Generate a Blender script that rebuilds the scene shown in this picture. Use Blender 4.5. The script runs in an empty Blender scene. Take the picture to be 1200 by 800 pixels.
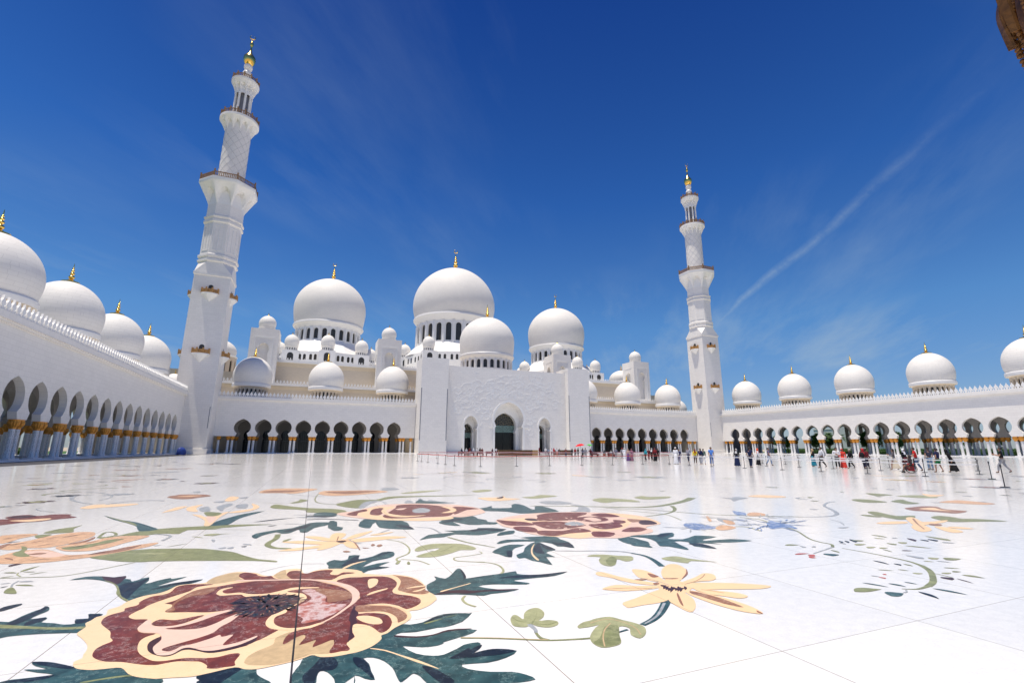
# Marble courtyard of a great white mosque at noon.  All sizes in metres, all geometry built by this script.
SKY_SAT, SKY_STR, SUN_E, EXPO = 1.0, 0.08, 4.5, 0.25
HZ0, HZ1, HZ2, HZ3 = (.62, .73, 1.0), (.50, .87, 1.22), (.22, .59, 1.15), (.085, .29, .80)
import bpy, bmesh, math, random
from mathutils import Vector, Matrix
from mathutils.geometry import tessellate_polygon, delaunay_2d_cdt
random.seed(7)
PI = math.pi
scene = bpy.context.scene
C = scene.collection

# ------------------------------------------------------------------ site dimensions (metres)
BAY = 5.2
XC = 59.94            # axis of the prayer hall and gate
FY = 151.16           # plane of the arcade in front of the prayer hall
HW = 91.63            # half width of the courtyard
XL, XR = XC - HW, XC + HW
YL = 137.95           # centre of the last bay of the side arcades
A0 = 37.02            # offset of the first arch beside the gate
EYE = 1.592

# ------------------------------------------------------------------ camera
F_PX, PITCH, YAW, ROLL = 546.99, .2253, .3935, .0032
cam_d = bpy.data.cameras.new('camera'); cam = bpy.data.objects.new('camera', cam_d); C.objects.link(cam)
cam_d.lens = 36 * F_PX / 1200; cam_d.sensor_width = 36; cam_d.clip_start = .1; cam_d.clip_end = 9000
R0 = Vector((math.cos(YAW), -math.sin(YAW), 0))
FW = Vector((math.sin(YAW) * math.cos(PITCH), math.cos(YAW) * math.cos(PITCH), math.sin(PITCH)))
U0 = R0.cross(FW)
RR = R0 * math.cos(ROLL) + U0 * math.sin(ROLL); UU = -R0 * math.sin(ROLL) + U0 * math.cos(ROLL)
cam.matrix_world = Matrix(((RR.x, UU.x, -FW.x, 0), (RR.y, UU.y, -FW.y, 0), (RR.z, UU.z, -FW.z, EYE), (0, 0, 0, 1)))
scene.camera = cam

def sight(px, py):
    """direction of a point of the survey photograph (1200 x 800)"""
    return FW + RR * ((px - 600) / F_PX) + UU * (-(py - 400) / F_PX)
def ground(px, py, z=0.0):
    v = sight(px, py); t = (z - EYE) / v.z
    return (v.x * t, v.y * t)

# ------------------------------------------------------------------ materials
def newmat(name):
    m = bpy.data.materials.new(name); m.use_nodes = True
    nt = m.node_tree; b = nt.nodes['Principled BSDF']
    return m, nt, b
def N(nt, t, **kw):
    n = nt.nodes.new(t)
    for k, v in kw.items(): setattr(n, k, v)
    return n
def pos(nt):
    return N(nt, 'ShaderNodeNewGeometry').outputs['Position']
def noise(nt, vec, scale, detail=4, rough=.5):
    n = N(nt, 'ShaderNodeTexNoise'); n.inputs['Scale'].default_value = scale
    n.inputs['Detail'].default_value = detail; n.inputs['Roughness'].default_value = rough
    nt.links.new(vec, n.inputs['Vector']); return n.outputs['Fac']
def ramp(nt, fac, stops):
    r = N(nt, 'ShaderNodeValToRGB'); nt.links.new(fac, r.inputs['Fac'])
    el = r.color_ramp.elements
    while len(el) > 1: el.remove(el[0])
    el[0].position = stops[0][0]; el[0].color = (*stops[0][1], 1)
    for p, c in stops[1:]:
        e = el.new(p); e.color = (*c, 1)
    return r.outputs['Color']
def mixc(nt, fac, a, b, mode='MIX'):
    m = N(nt, 'ShaderNodeMix', data_type='RGBA', blend_type=mode)
    for sock, v in ((m.inputs[0], fac), (m.inputs[6], a), (m.inputs[7], b)):
        if isinstance(v, (int, float)): sock.default_value = v
        elif isinstance(v, tuple): sock.default_value = (*v, 1)
        else: nt.links.new(v, sock)
    return m.outputs[2]
def math_(nt, op, a, b=None, c=None, clamp=False):
    m = N(nt, 'ShaderNodeMath', operation=op); m.use_clamp = clamp
    for i, v in enumerate((a, b, c)):
        if v is None: continue
        if isinstance(v, (int, float)): m.inputs[i].default_value = v
        else: nt.links.new(v, m.inputs[i])
    return m.outputs[0]
def sep(nt, v):
    s = N(nt, 'ShaderNodeSeparateXYZ'); nt.links.new(v, s.inputs[0]); return s.outputs
def comb(nt, x, y, z):
    s = N(nt, 'ShaderNodeCombineXYZ')
    for i, v in enumerate((x, y, z)):
        if isinstance(v, (int, float)): s.inputs[i].default_value = v
        else: nt.links.new(v, s.inputs[i])
    return s.outputs[0]
def bump(nt, b, h, dist, strength=1.0):
    n = N(nt, 'ShaderNodeBump'); n.inputs['Distance'].default_value = dist; n.inputs['Strength'].default_value = strength
    nt.links.new(h, n.inputs['Height']); nt.links.new(n.outputs[0], b.inputs['Normal'])

def wall_marble(name, base, block=(1.2, .6), relief=0.0, joint=.97, tone=.025, rough=.42):
    m, nt, b = newmat(name)
    P = pos(nt); s = sep(nt, P)
    nrm = sep(nt, N(nt, 'ShaderNodeNewGeometry').outputs['Normal'])
    sidef = math_(nt, 'GREATER_THAN', math_(nt, 'ABSOLUTE', nrm[0]), .7)
    u = N(nt, 'ShaderNodeMix', data_type='FLOAT')
    nt.links.new(sidef, u.inputs[0]); nt.links.new(s[0], u.inputs[2]); nt.links.new(s[1], u.inputs[3])
    v = comb(nt, u.outputs[0], s[2], 0)
    br = N(nt, 'ShaderNodeTexBrick'); nt.links.new(v, br.inputs['Vector'])
    br.inputs['Scale'].default_value = 1; br.inputs['Brick Width'].default_value = block[0]; br.inputs['Row Height'].default_value = block[1]
    br.inputs['Mortar Size'].default_value = .014; br.inputs['Mortar Smooth'].default_value = .5
    hi = tuple(min(1, c * (1 + tone)) for c in base); lo = tuple(c * (1 - tone) for c in base)
    br.inputs['Color1'].default_value = (*hi, 1); br.inputs['Color2'].default_value = (*lo, 1)
    br.inputs['Mortar'].default_value = (*(c * joint * .8 for c in base), 1)
    n1 = noise(nt, P, .35, 5, .6); n2 = noise(nt, P, 5, 4, .6)
    k = ramp(nt, n1, [(.3, (.97, .97, .975)), (.7, (1, 1, 1))])
    k2 = ramp(nt, n2, [(.3, (.975, .975, .98)), (.7, (1, 1, 1))])
    nt.links.new(mixc(nt, 1, mixc(nt, 1, br.outputs['Color'], k, 'MULTIPLY'), k2, 'MULTIPLY'), b.inputs['Base Color'])
    b.inputs['Roughness'].default_value = rough; b.inputs['Specular IOR Level'].default_value = .22
    if relief:
        # carved blossoms and tendrils standing a few centimetres proud of the wall
        w = noise(nt, P, .5, 3); w2 = N(nt, 'ShaderNodeTexNoise'); w2.inputs['Scale'].default_value = .9
        nt.links.new(P, w2.inputs['Vector'])
        off = N(nt, 'ShaderNodeVectorMath', operation='MULTIPLY_ADD')
        nt.links.new(w2.outputs['Color'], off.inputs[0]); off.inputs[1].default_value = (2.2, 2.2, 2.2); nt.links.new(P, off.inputs[2])
        vo = N(nt, 'ShaderNodeTexVoronoi', feature='DISTANCE_TO_EDGE'); vo.inputs['Scale'].default_value = 1.15
        nt.links.new(off.outputs[0], vo.inputs['Vector'])
        line = ramp(nt, vo.outputs['Distance'], [(.0, (1, 1, 1)), (.06, (.8, .8, .8)), (.1, (0, 0, 0))])
        vo2 = N(nt, 'ShaderNodeTexVoronoi'); vo2.inputs['Scale'].default_value = .8; nt.links.new(off.outputs[0], vo2.inputs['Vector'])
        fl = ramp(nt, vo2.outputs['Distance'], [(.0, (.9, .9, .9)), (.16, (.7, .7, .7)), (.22, (0, 0, 0))])
        mask = ramp(nt, w, [(.42, (0, 0, 0)), (.52, (1, 1, 1))])
        h = mixc(nt, 1, mixc(nt, 1, line, fl, 'LIGHTEN'), mask, 'MULTIPLY')
        bump(nt, b, h, relief)
    else:
        bump(nt, b, n2, .01, .5)
    return m

def plain(name, col, rough=.5, metal=0, var=.12, scale=6, spec=.4):
    m, nt, b = newmat(name)
    P = N(nt, 'ShaderNodeTexCoord').outputs['Object']
    n = noise(nt, P, scale, 5, .6)
    lo = tuple(c * (1 - var) for c in col); hi = tuple(min(1, c * (1 + var)) for c in col)
    nt.links.new(ramp(nt, n, [(.3, lo), (.7, hi)]), b.inputs['Base Color'])
    b.inputs['Roughness'].default_value = rough; b.inputs['Metallic'].default_value = metal
    b.inputs['Specular IOR Level'].default_value = spec
    return m

WHITE = (.82, .79, .745)
M = {}
M['wall'] = wall_marble('white_marble_wall', WHITE)
M['relief'] = wall_marble('carved_marble_wall', WHITE, relief=.02, joint=.95)
M['dome'] = wall_marble('dome_marble', (.78, .755, .71), block=(1.3, .6), joint=.92, tone=.018, rough=.6)
M['hall'] = wall_marble('hall_cream_stone', (.64, .55, .43), block=(.8, .4), joint=.93, tone=.03)
M['band'] = wall_marble('hall_sand_band', (.72, .60, .42), block=(2, .5), tone=.03)
M['trim'] = plain('white_marble_trim', (.8, .79, .77), .4, var=.03, scale=1.5)
M['inner'] = wall_marble('shade_darkened_inner_marble', (.35, .34, .33), tone=.03)  # same white marble, gallery shade put into its colour
M['plinth'] = plain('white_plinth', (.8, .79, .78), .25, var=.03, scale=1)
M['gold'] = plain('polished_gold', (.95, .62, .16), .22, 1, .08, 3)
M['capgold'] = plain('gilded_capital', (.62, .27, .04), .42, .35, .5, 14)
M['balc'] = plain('balcony_gilt', (.5, .27, .09), .45, .3, .4, 2)
M['leafgilt'] = plain('shade_darkened_gilt_leaf', (.19, .085, .022), .5, .35, .55, 9)  # capital gilt, darkened in colour to stand in for shade
M['bronze'] = plain('bronze_railing', (.33, .19, .085), .45, .3, .3, 2)
M['glass'] = plain('dark_window_glass', (.045, .04, .035), .12, 0, .2, 1)
M['glassblue'] = plain('dark_door_glass', (.012, .016, .024), .1, 0, .4, .5)
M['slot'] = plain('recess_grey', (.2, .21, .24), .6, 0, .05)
M['ceil'] = plain('dark_ceiling', (.16, .155, .15), .7, 0, .1, 1)
M['belt_white'] = plain('white_belt', (.78, .78, .78), .5, 0, .02)
M['belt_red'] = plain('red_belt', (.62, .06, .045), .5, 0, .05)
M['steel'] = plain('dark_steel', (.07, .07, .075), .3, .6, .1)
M['wood'] = plain('brown_wood', (.13, .075, .03), .4, 0, .35, 3)
M['woodlight'] = plain('tan_wood', (.42, .27, .11), .45, 0, .25, 3)
M['redseat'] = plain('dark_red_upholstery', (.2, .02, .02), .6, 0, .15)
M['trunk'] = plain('tree_bark', (.16, .11, .07), .9, 0, .35, 8)
M['leaf1'] = plain('foliage_dark', (.035, .085, .02), .6, 0, .5, .9)
M['leaf2'] = plain('foliage_mid', (.06, .13, .03), .6, 0, .5, .9)
M['hedge'] = plain('hedge_green', (.04, .1, .022), .7, 0, .6, 3)
M['lawn'] = plain('lawn_green', (.05, .12, .025), .9, 0, .4, .3)
M['sand'] = plain('sandy_ground', (.42, .35, .26), .95, 0, .15, .02)
M['far'] = plain('pale_render', (.6, .62, .62), .7, 0, .05, .2)
M['bluecloth'] = plain('blue_tarpaulin', (.02, .05, .25), .5, 0, .3, 4)
M['netline'] = plain('groove_grey', (.5, .5, .5), .7, 0, .05)
M['aisle'] = wall_marble('shade_darkened_aisle_marble', (.38, .36, .34), tone=.03)  # white marble again, darkened in colour to imitate the shade under the arches
M['mat'] = plain('dark_blue_matting', (.045, .046, .058), .8, 0, .2, 1.5)
M['rubber'] = plain('black_rubber', (.02, .02, .02), .6, 0, .1)

# lattice screens of the gate: gold tracery over dark glass
def lattice_mat():
    m, nt, b = newmat('gate_lattice')
    P = pos(nt); s = sep(nt, P)
    v = comb(nt, s[0], s[2], 0)
    w = N(nt, 'ShaderNodeTexNoise'); w.inputs['Scale'].default_value = .8; nt.links.new(v, w.inputs['Vector'])
    off = N(nt, 'ShaderNodeVectorMath', operation='MULTIPLY_ADD'); nt.links.new(w.outputs['Color'], off.inputs[0])
    off.inputs[1].default_value = (1, 1, 0); nt.links.new(v, off.inputs[2])
    vo = N(nt, 'ShaderNodeTexVoronoi', feature='DISTANCE_TO_EDGE', voronoi_dimensions='2D'); vo.inputs['Scale'].default_value = 1.2
    nt.links.new(off.outputs[0], vo.inputs['Vector'])
    nt.links.new(ramp(nt, vo.outputs['Distance'], [(0, (.22, .17, .09)), (.05, (.14, .11, .06)), (.08, (.02, .022, .02))]), b.inputs['Base Color'])
    b.inputs['Roughness'].default_value = .25
    return m
M['lattice'] = lattice_mat()
M['jade'] = plain('jade_panel', (.13, .2, .18), .3, 0, .9, 3.5)
M['gateglass'] = plain('gate_dark_glass', (.008, .009, .01), .08, 0, .3, 1)

# patterned column shafts: small dark inlays on white marble
def shaft_mat():
    m, nt, b = newmat('inlaid_column_marble')
    P = N(nt, 'ShaderNodeTexCoord').outputs['Object']
    vo = N(nt, 'ShaderNodeTexVoronoi'); vo.inputs['Scale'].default_value = 6.5; vo.inputs['Randomness'].default_value = .35
    nt.links.new(P, vo.inputs['Vector'])
    dots = ramp(nt, vo.outputs['Distance'], [(.2, (.22, .2, .19)), (.27, (.78, .775, .77))])
    nt.links.new(dots, b.inputs['Base Color']); b.inputs['Roughness'].default_value = .22
    return m
M['shaft'] = shaft_mat()

# courtyard floor
def joints(nt, s):
    """open joints between the 1.83 m slabs; the one at x = 0 is a wider movement joint"""
    def line(c, pitch, w):
        f = math_(nt, 'ABSOLUTE', math_(nt, 'SUBTRACT', math_(nt, 'FRACT', math_(nt, 'ADD', math_(nt, 'DIVIDE', c, pitch), .5)), .5))
        return math_(nt, 'LESS_THAN', f, w / pitch)
    j = math_(nt, 'MAXIMUM', line(s[0], 1.83, .0038), line(math_(nt, 'SUBTRACT', s[1], 3.08), 1.83, .0028))
    return j, math_(nt, 'LESS_THAN', math_(nt, 'ABSOLUTE', s[0]), .0075)
def floor_mat():
    m, nt, b = newmat('white_floor_marble')
    P = pos(nt); s = sep(nt, P)
    warp = noise(nt, P, .4, 2)
    return_j = joints(nt, s)
    def line(c, pitch, w):
        f = math_(nt, 'ABSOLUTE', math_(nt, 'SUBTRACT', math_(nt, 'FRACT', math_(nt, 'ADD', math_(nt, 'DIVIDE', c, pitch), .5)), .5))
        return math_(nt, 'LESS_THAN', f, w / pitch)
    j, main = return_j
    # fine chipped marble grain
    g1 = noise(nt, P, 55, 3, .7); g2 = noise(nt, P, 9, 5, .65); g3 = noise(nt, P, .12, 3, .5)
    cell = N(nt, 'ShaderNodeTexWhiteNoise', noise_dimensions='2D')
    fl = N(nt, 'ShaderNodeVectorMath', operation='FLOOR')
    sc = N(nt, 'ShaderNodeVectorMath', operation='MULTIPLY_ADD'); nt.links.new(P, sc.inputs[0])
    sc.inputs[1].default_value = (1 / 1.83, 1 / 1.83, 0); sc.inputs[2].default_value = (0, -3.08 / 1.83, 0)
    nt.links.new(sc.outputs[0], fl.inputs[0]); nt.links.new(fl.outputs[0], cell.inputs['Vector'])
    col = ramp(nt, g1, [(.3, (.73, .72, .70)), (.62, (.81, .80, .785))])
    col = mixc(nt, 1, col, ramp(nt, g2, [(.35, (.93, .93, .935)), (.6, (1, 1, 1))]), 'MULTIPLY')
    col = mixc(nt, 1, col, ramp(nt, cell.outputs['Value'], [(0, (.94, .94, .945)), (1, (1, 1, 1))]), 'MULTIPLY')
    col = mixc(nt, 1, col, ramp(nt, g3, [(.35, (.96, .965, .97)), (.65, (1, 1, 1))]), 'MULTIPLY')
    col = mixc(nt, j, col, (.26, .21, .15)); col = mixc(nt, main, col, (.03, .025, .025))
    nt.links.new(col, b.inputs['Base Color'])
    rr = ramp(nt, g2, [(.3, (.10, .10, .10)), (.7, (.17, .17, .17))])
    nt.links.new(rr, b.inputs['Roughness']); b.inputs['Specular IOR Level'].default_value = .32
    # slabs are laid very slightly out of level: broken, streaky reflections far away
    w1 = noise(nt, P, 1.3, 3, .5)
    bump(nt, b, w1, .006, .25)
    return m
M['floor'] = floor_mat()

def stone(name, col, vein=None, amount=.5, rough=.28, var=.25, scale=7):
    m, nt, b = newmat(name); P = pos(nt)
    n = noise(nt, P, scale, 6, .7)
    lo = tuple(c * (1 - var) for c in col); hi = tuple(min(1, c * (1 + var)) for c in col)
    c = ramp(nt, n, [(.3, lo), (.7, hi)])
    if vein:
        n2 = noise(nt, P, 3.0, 12, .72); d = math_(nt, 'ABSOLUTE', math_(nt, 'SUBTRACT', n2, .5))
        f = ramp(nt, d, [(.0, (1, 1, 1)), (.012 * amount, (.6, .6, .6)), (.03 * amount, (0, 0, 0))])
        c = mixc(nt, math_(nt, 'MULTIPLY', sep(nt, f)[0], .75), c, vein)
        n3 = noise(nt, P, 60, 3, .5); f3 = ramp(nt, n3, [(.68, (0, 0, 0)), (.74, (1, 1, 1))])
        c = mixc(nt, math_(nt, 'MULTIPLY', sep(nt, f3)[0], .35), c, vein)
    j, main = joints(nt, sep(nt, P))
    c = mixc(nt, math_(nt, 'MULTIPLY', j, .6), c, (.06, .04, .03)); c = mixc(nt, main, c, (.01, .008, .008))
    nt.links.new(c, b.inputs['Base Color']); b.inputs['Roughness'].default_value = rough; b.inputs['Specular IOR Level'].default_value = .18
    return m
S = dict(
    C=stone('cream_stone', (.80, .57, .35), (.7, .45, .2), .2, var=.05, scale=4),
    Y=stone('honey_stone', (.80, .56, .32), var=.05, scale=4),
    R=stone('maroon_stone', (.145, .027, .015), (.6, .48, .45), .22, var=.5),
    D=stone('dark_maroon_stone', (.045, .012, .014), var=.3),
    P=stone('pink_stone', (.72, .51, .41), var=.06, scale=5),
    T=stone('tan_stone', (.50, .36, .20), var=.2, scale=9),
    W=stone('brown_stone', (.27, .12, .065), (.5, .35, .25), .6, scale=8),
    K=stone('red_white_stone', (.36, .10, .07), (.66, .58, .58), 3.2, scale=8),
    G=stone('teal_stone', (.026, .068, .071), (.26, .38, .36), .25, var=.6),
    B=stone('navy_stone', (.005, .009, .017), (.07, .12, .15), .3, var=.4),
    O=stone('olive_stone', (.2, .215, .09), (.36, .36, .2), .5, var=.35),
    L=stone('pale_olive_stone', (.34, .345, .18), (.2, .22, .1), .4, var=.25),
    A=stone('peach_stone', (.66, .41, .24), (.3, .16, .1), .8, var=.15, scale=10),
    U=stone('blue_stone', (.10, .17, .36), (.5, .55, .65), 1.6, var=.4),
    S=stone('grey_stone', (.32, .34, .36), var=.3),
    E=stone('red_accent_stone', (.45, .08, .06), var=.2))

# ------------------------------------------------------------------ mesh helpers
def mesh_obj(name, verts, faces, mat, parent=None, loc=(0, 0, 0), smooth=False, fm=None):
    me = bpy.data.meshes.new(name)
    me.from_pydata([tuple(v) for v in verts], [], faces)
    for mm in (mat if isinstance(mat, (list, tuple)) else [mat]): me.materials.append(mm)
    if fm: me.polygons.foreach_set('material_index', fm)
    if smooth: me.polygons.foreach_set('use_smooth', [True] * len(me.polygons))
    me.update()
    o = bpy.data.objects.new(name, me); C.objects.link(o); o.location = loc
    if parent: o.parent = parent
    return o
class MB:
    def __init__(s): s.v = []; s.f = []; s.m = []
    def add(s, v, f, m=0):
        k = len(s.v); s.v += [tuple(a) for a in v]; s.f += [tuple(i + k for i in q) for q in f]; s.m += [m] * len(f); return s
    def box(s, x0, x1, y0, y1, z0, z1, m=0):
        v = [(x, y, z) for z in (z0, z1) for y in (y0, y1) for x in (x0, x1)]
        return s.add(v, [(0, 2, 3, 1), (4, 5, 7, 6), (0, 1, 5, 4), (2, 6, 7, 3), (0, 4, 6, 2), (1, 3, 7, 5)], m)
    def tube(s, p, q, r, n=8, r2=None, m=0):
        p, q = Vector(p), Vector(q); d = (q - p).normalized()
        a = d.orthogonal().normalized(); b = d.cross(a); r2 = r if r2 is None else r2
        v = [p + (a * math.cos(t) + b * math.sin(t)) * r for t in [2 * PI * i / n for i in range(n)]]
        v += [q + (a * math.cos(t) + b * math.sin(t)) * r2 for t in [2 * PI * i / n for i in range(n)]]
        f = [(i, (i + 1) % n, n + (i + 1) % n, n + i) for i in range(n)] + [tuple(range(n))[::-1], tuple(range(n, 2 * n))]
        return s.add(v, f, m)
    def lathe(s, prof, n=32, cx=0, cy=0, m=0, cap=True):
        v = []; f = []
        for r, z in prof:
            v += [(cx + r * math.cos(2 * PI * i / n), cy + r * math.sin(2 * PI * i / n), z) for i in range(n)]
        for k in range(len(prof) - 1):
            f += [(k * n + i, k * n + (i + 1) % n, (k + 1) * n + (i + 1) % n, (k + 1) * n + i) for i in range(n)]
        if cap: f += [tuple(range(n))[::-1], tuple(range((len(prof) - 1) * n, len(prof) * n))]
        return s.add(v, f, m)
    def poly_extrude(s, pts, y0, y1, m=0):
        """pts (x,z) outline extruded along y"""
        n = len(pts); v = [(x, y0, z) for x, z in pts] + [(x, y1, z) for x, z in pts]
        tri = tessellate_polygon([[Vector((x, z, 0)) for x, z in pts]])
        f = [tuple(t) for t in tri] + [tuple(i + n for i in reversed(t)) for t in tri]
        f += [(i, i + n, (i + 1) % n + n, (i + 1) % n) for i in range(n)]
        return s.add(v, f, m)
    def obj(s, name, mat, parent=None, loc=(0, 0, 0), smooth=False):
        return mesh_obj(name, s.v, s.f, mat, parent, loc, smooth, s.m)
def fixn(o):
    bm = bmesh.new(); bm.from_mesh(o.data); bmesh.ops.recalc_face_normals(bm, faces=bm.faces); bm.to_mesh(o.data); bm.free(); return o
def autosmooth(o, ang=35):
    me = o.data; bm = bmesh.new(); bm.from_mesh(me)
    bmesh.ops.remove_doubles(bm, verts=bm.verts, dist=1e-4)
    bmesh.ops.recalc_face_normals(bm, faces=bm.faces)
    for f in bm.faces: f.smooth = True
    for e in bm.edges:
        if len(e.link_faces) != 2 or e.calc_face_angle(0) > math.radians(ang): e.smooth = False
    bm.to_mesh(me); bm.free(); return o
def thing(name, label, cat, loc=(0, 0, 0), rz=0, group=None):
    o = bpy.data.objects.new(name, None); C.objects.link(o); o.empty_display_size = .3
    o.location = loc; o.rotation_euler = (0, 0, rz); o['label'] = label; o['category'] = cat
    if group: o['group'] = group
    return o
def tag(o, label, cat, group=None):
    o['label'] = label; o['category'] = cat
    if group: o['group'] = group
    return o
def inst(src, parent, loc=None, rz=None):
    """copy of an object and its children, sharing meshes"""
    c = src.copy(); C.objects.link(c); c.parent = parent
    if loc is not None: c.location = loc
    if rz is not None: c.rotation_euler = (0, 0, rz)
    for ch in list(src.children): inst(ch, c)
    return c

# ------------------------------------------------------------------ world: deep blue noon sky with thin cirrus and a contrail
SUN_EL = math.radians(78.5)
SUN_DIR = Vector((-.975 * math.cos(SUN_EL), -.222 * math.cos(SUN_EL), math.sin(SUN_EL))).normalized()   # towards the sun
w = bpy.data.worlds.new('World'); scene.world = w; w.use_nodes = True
nt = w.node_tree; bg = nt.nodes['Background']
sky = N(nt, 'ShaderNodeTexSky', sky_type='NISHITA'); sky.sun_disc = False
sky.sun_elevation = math.asin(SUN_DIR.z); sky.sun_rotation = math.atan2(SUN_DIR.x, SUN_DIR.y)
sky.altitude = 10; sky.air_density = 1.0; sky.dust_density = .3; sky.ozone_density = 2.5
dirv = N(nt, 'ShaderNodeTexCoord').outputs['Generated']
hs = N(nt, 'ShaderNodeHueSaturation'); hs.inputs['Saturation'].default_value = SKY_SAT; hs.inputs['Value'].default_value = 1
nt.links.new(sky.outputs[0], hs.inputs['Color'])
ds = sep(nt, dirv)
# clear desert air: deeper blue overhead, pale blue at the horizon
tint = ramp(nt, math_(nt, 'MAXIMUM', ds[2], 0), [(0, HZ0), (.05, HZ0), (.24, HZ1), (.48, HZ2), (.78, HZ3)])
class gm: outputs = [mixc(nt, 1, hs.outputs[0], tint, 'MULTIPLY')]
# project the direction on a high cloud plane
inv = math_(nt, 'DIVIDE', 1, math_(nt, 'ADD', math_(nt, 'MAXIMUM', ds[2], 0), .12))
cu = math_(nt, 'MULTIPLY', ds[0], inv); cv = math_(nt, 'MULTIPLY', ds[1], inv)
ca, sa = math.cos(.9), math.sin(.9)
ru = math_(nt, 'ADD', math_(nt, 'MULTIPLY', cu, ca), math_(nt, 'MULTIPLY', cv, sa))
rv = math_(nt, 'SUBTRACT', math_(nt, 'MULTIPLY', cv, ca), math_(nt, 'MULTIPLY', cu, sa))
c1 = noise(nt, comb(nt, math_(nt, 'MULTIPLY', ru, .5), math_(nt, 'MULTIPLY', rv, 1.6), 3.1), 1.4, 8, .62)
c2 = noise(nt, comb(nt, cu, cv, 8.0), .8, 3, .5)
cl = math_(nt, 'MULTIPLY', sep(nt, ramp(nt, c1, [(.46, (0, 0, 0)), (.8, (1, 1, 1))]))[0], sep(nt, ramp(nt, c2, [(.38, (0, 0, 0)), (.62, (1, 1, 1))]))[0])
cl = math_(nt, 'MULTIPLY', cl, math_(nt, 'MULTIPLY_ADD', ds[2], -.95, .85, clamp=True))
a, b_ = sight(842, 378).normalized(), sight(1145, 112).normalized()
nv = a.cross(b_).normalized(); along = nv.cross(a).normalized()
def dotn(v):
    n = N(nt, 'ShaderNodeVectorMath', operation='DOT_PRODUCT'); nt.links.new(dirv, n.inputs[0]); n.inputs[1].default_value = v
    return n.outputs['Value']
wob = math_(nt, 'MULTIPLY', math_(nt, 'SUBTRACT', noise(nt, dirv, 9, 4), .5), .022)
dd = math_(nt, 'ABSOLUTE', math_(nt, 'ADD', dotn(nv), wob))
t_al = math_(nt, 'ARCTAN2', dotn(along), dotn(a))
tmax = math.atan2(along.dot(b_), a.dot(b_))
wid = math_(nt, 'ADD', math_(nt, 'MULTIPLY', t_al, .013), .008)
core = math_(nt, 'SUBTRACT', 1, math_(nt, 'DIVIDE', dd, wid), clamp=True)
fade = math_(nt, 'MULTIPLY', math_(nt, 'MULTIPLY', math_(nt, 'ADD', t_al, .01), 60, clamp=True), math_(nt, 'DIVIDE', math_(nt, 'SUBTRACT', tmax * 1.15, t_al), tmax, clamp=True))
tex = math_(nt, 'MULTIPLY_ADD', math_(nt, 'SUBTRACT', noise(nt, dirv, 26, 8, .75), .25, clamp=True), 2.4, .1)
con = math_(nt, 'MULTIPLY', math_(nt, 'MULTIPLY', core, fade), math_(nt, 'MULTIPLY', tex, .40))
cl = math_(nt, 'MAXIMUM', cl, con)
skyc = mixc(nt, cl, gm.outputs[0], (4.0, 5.2, 6.4))
nt.links.new(skyc, bg.inputs['Color']); bg.inputs['Strength'].default_value = SKY_STR
sun_d = bpy.data.lights.new('sun', 'SUN'); sun = bpy.data.objects.new('sun', sun_d); C.objects.link(sun)
sun_d.energy = SUN_E; sun_d.angle = math.radians(.53); sun_d.color = (1, .915, .775)
sun.rotation_euler = (-SUN_DIR).to_track_quat('-Z', 'Y').to_euler()
vs = scene.view_settings; vs.view_transform = 'Standard'; vs.look = 'None'; vs.exposure = EXPO; vs.gamma = 1
# ------------------------------------------------------------------ domes
def bulb(rb, zb, rw, zw, zt, n=26, ex=1.1):
    """profile: waist at the base, widest at zw, gently pointed crown"""
    pr = []
    for i in range(8):
        t = i / 8; pr.append((rb + (rw - rb) * math.sin(t * PI / 2), zb + (zw - zb) * t))
    for i in range(n + 1):
        a = PI / 2 * i / n
        pr.append((rw * math.cos(a) ** ex if i < n else 0.02, zw + (zt - zw) * math.sin(a)))
    return pr
def ring_arcade(mb, ro, ri, z0, z1, n, wf, sill, crown, seg=6, m=0):
    """cylindrical wall with n arched openings"""
    for k in range(n):
        a0 = 2 * PI * k / n; da = 2 * PI / n
        L = []                                   # (angle, z) outline of the opening, left to right
        hwid = da * wf / 2; mid = a0 + da / 2
        rad = hwid * ro; spring = crown - rad
        L.append((mid - hwid, sill)); L.append((mid - hwid, spring))
        for i in range(1, seg): t = PI - PI * i / seg; L.append((mid + hwid * math.cos(t), spring + rad * math.sin(t)))
        L.append((mid + hwid, spring)); L.append((mid + hwid, sill))
        def P(a, z, r): return (r * math.cos(a), r * math.sin(a), z)
        nn = len(L); v = []; f = []
        # piers left and right
        for (aa, ab) in ((a0, mid - hwid), (mid + hwid, a0 + da)):
            b = len(v); v += [P(aa, z0, ro), P(ab, z0, ro), P(ab, z1, ro), P(aa, z1, ro)]; f.append((b, b + 1, b + 2, b + 3))
        # above the arch
        b = len(v)
        arc = L[1:-1]
        for aa, zz in arc: v += [P(aa, zz, ro), P(aa, z1, ro)]
        for i in range(len(arc) - 1): f.append((b + 2 * i, b + 2 * i + 2, b + 2 * i + 3, b + 2 * i + 1))
        b = len(v); v += [P(mid - hwid, z0, ro), P(mid + hwid, z0, ro), P(mid + hwid, sill, ro), P(mid - hwid, sill, ro)]; f.append((b, b + 1, b + 2, b + 3))
        b = len(v)
        for aa, zz in L: v += [P(aa, zz, ro), P(aa, zz, ri)]
        for i in range(nn - 1): f.append((b + 2 * i, b + 2 * i + 1, b + 2 * i + 3, b + 2 * i + 2))
        f.append((b + 2 * nn - 2, b + 2 * nn - 1, b + 1, b))
        mb.add(v, f, m)
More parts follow.
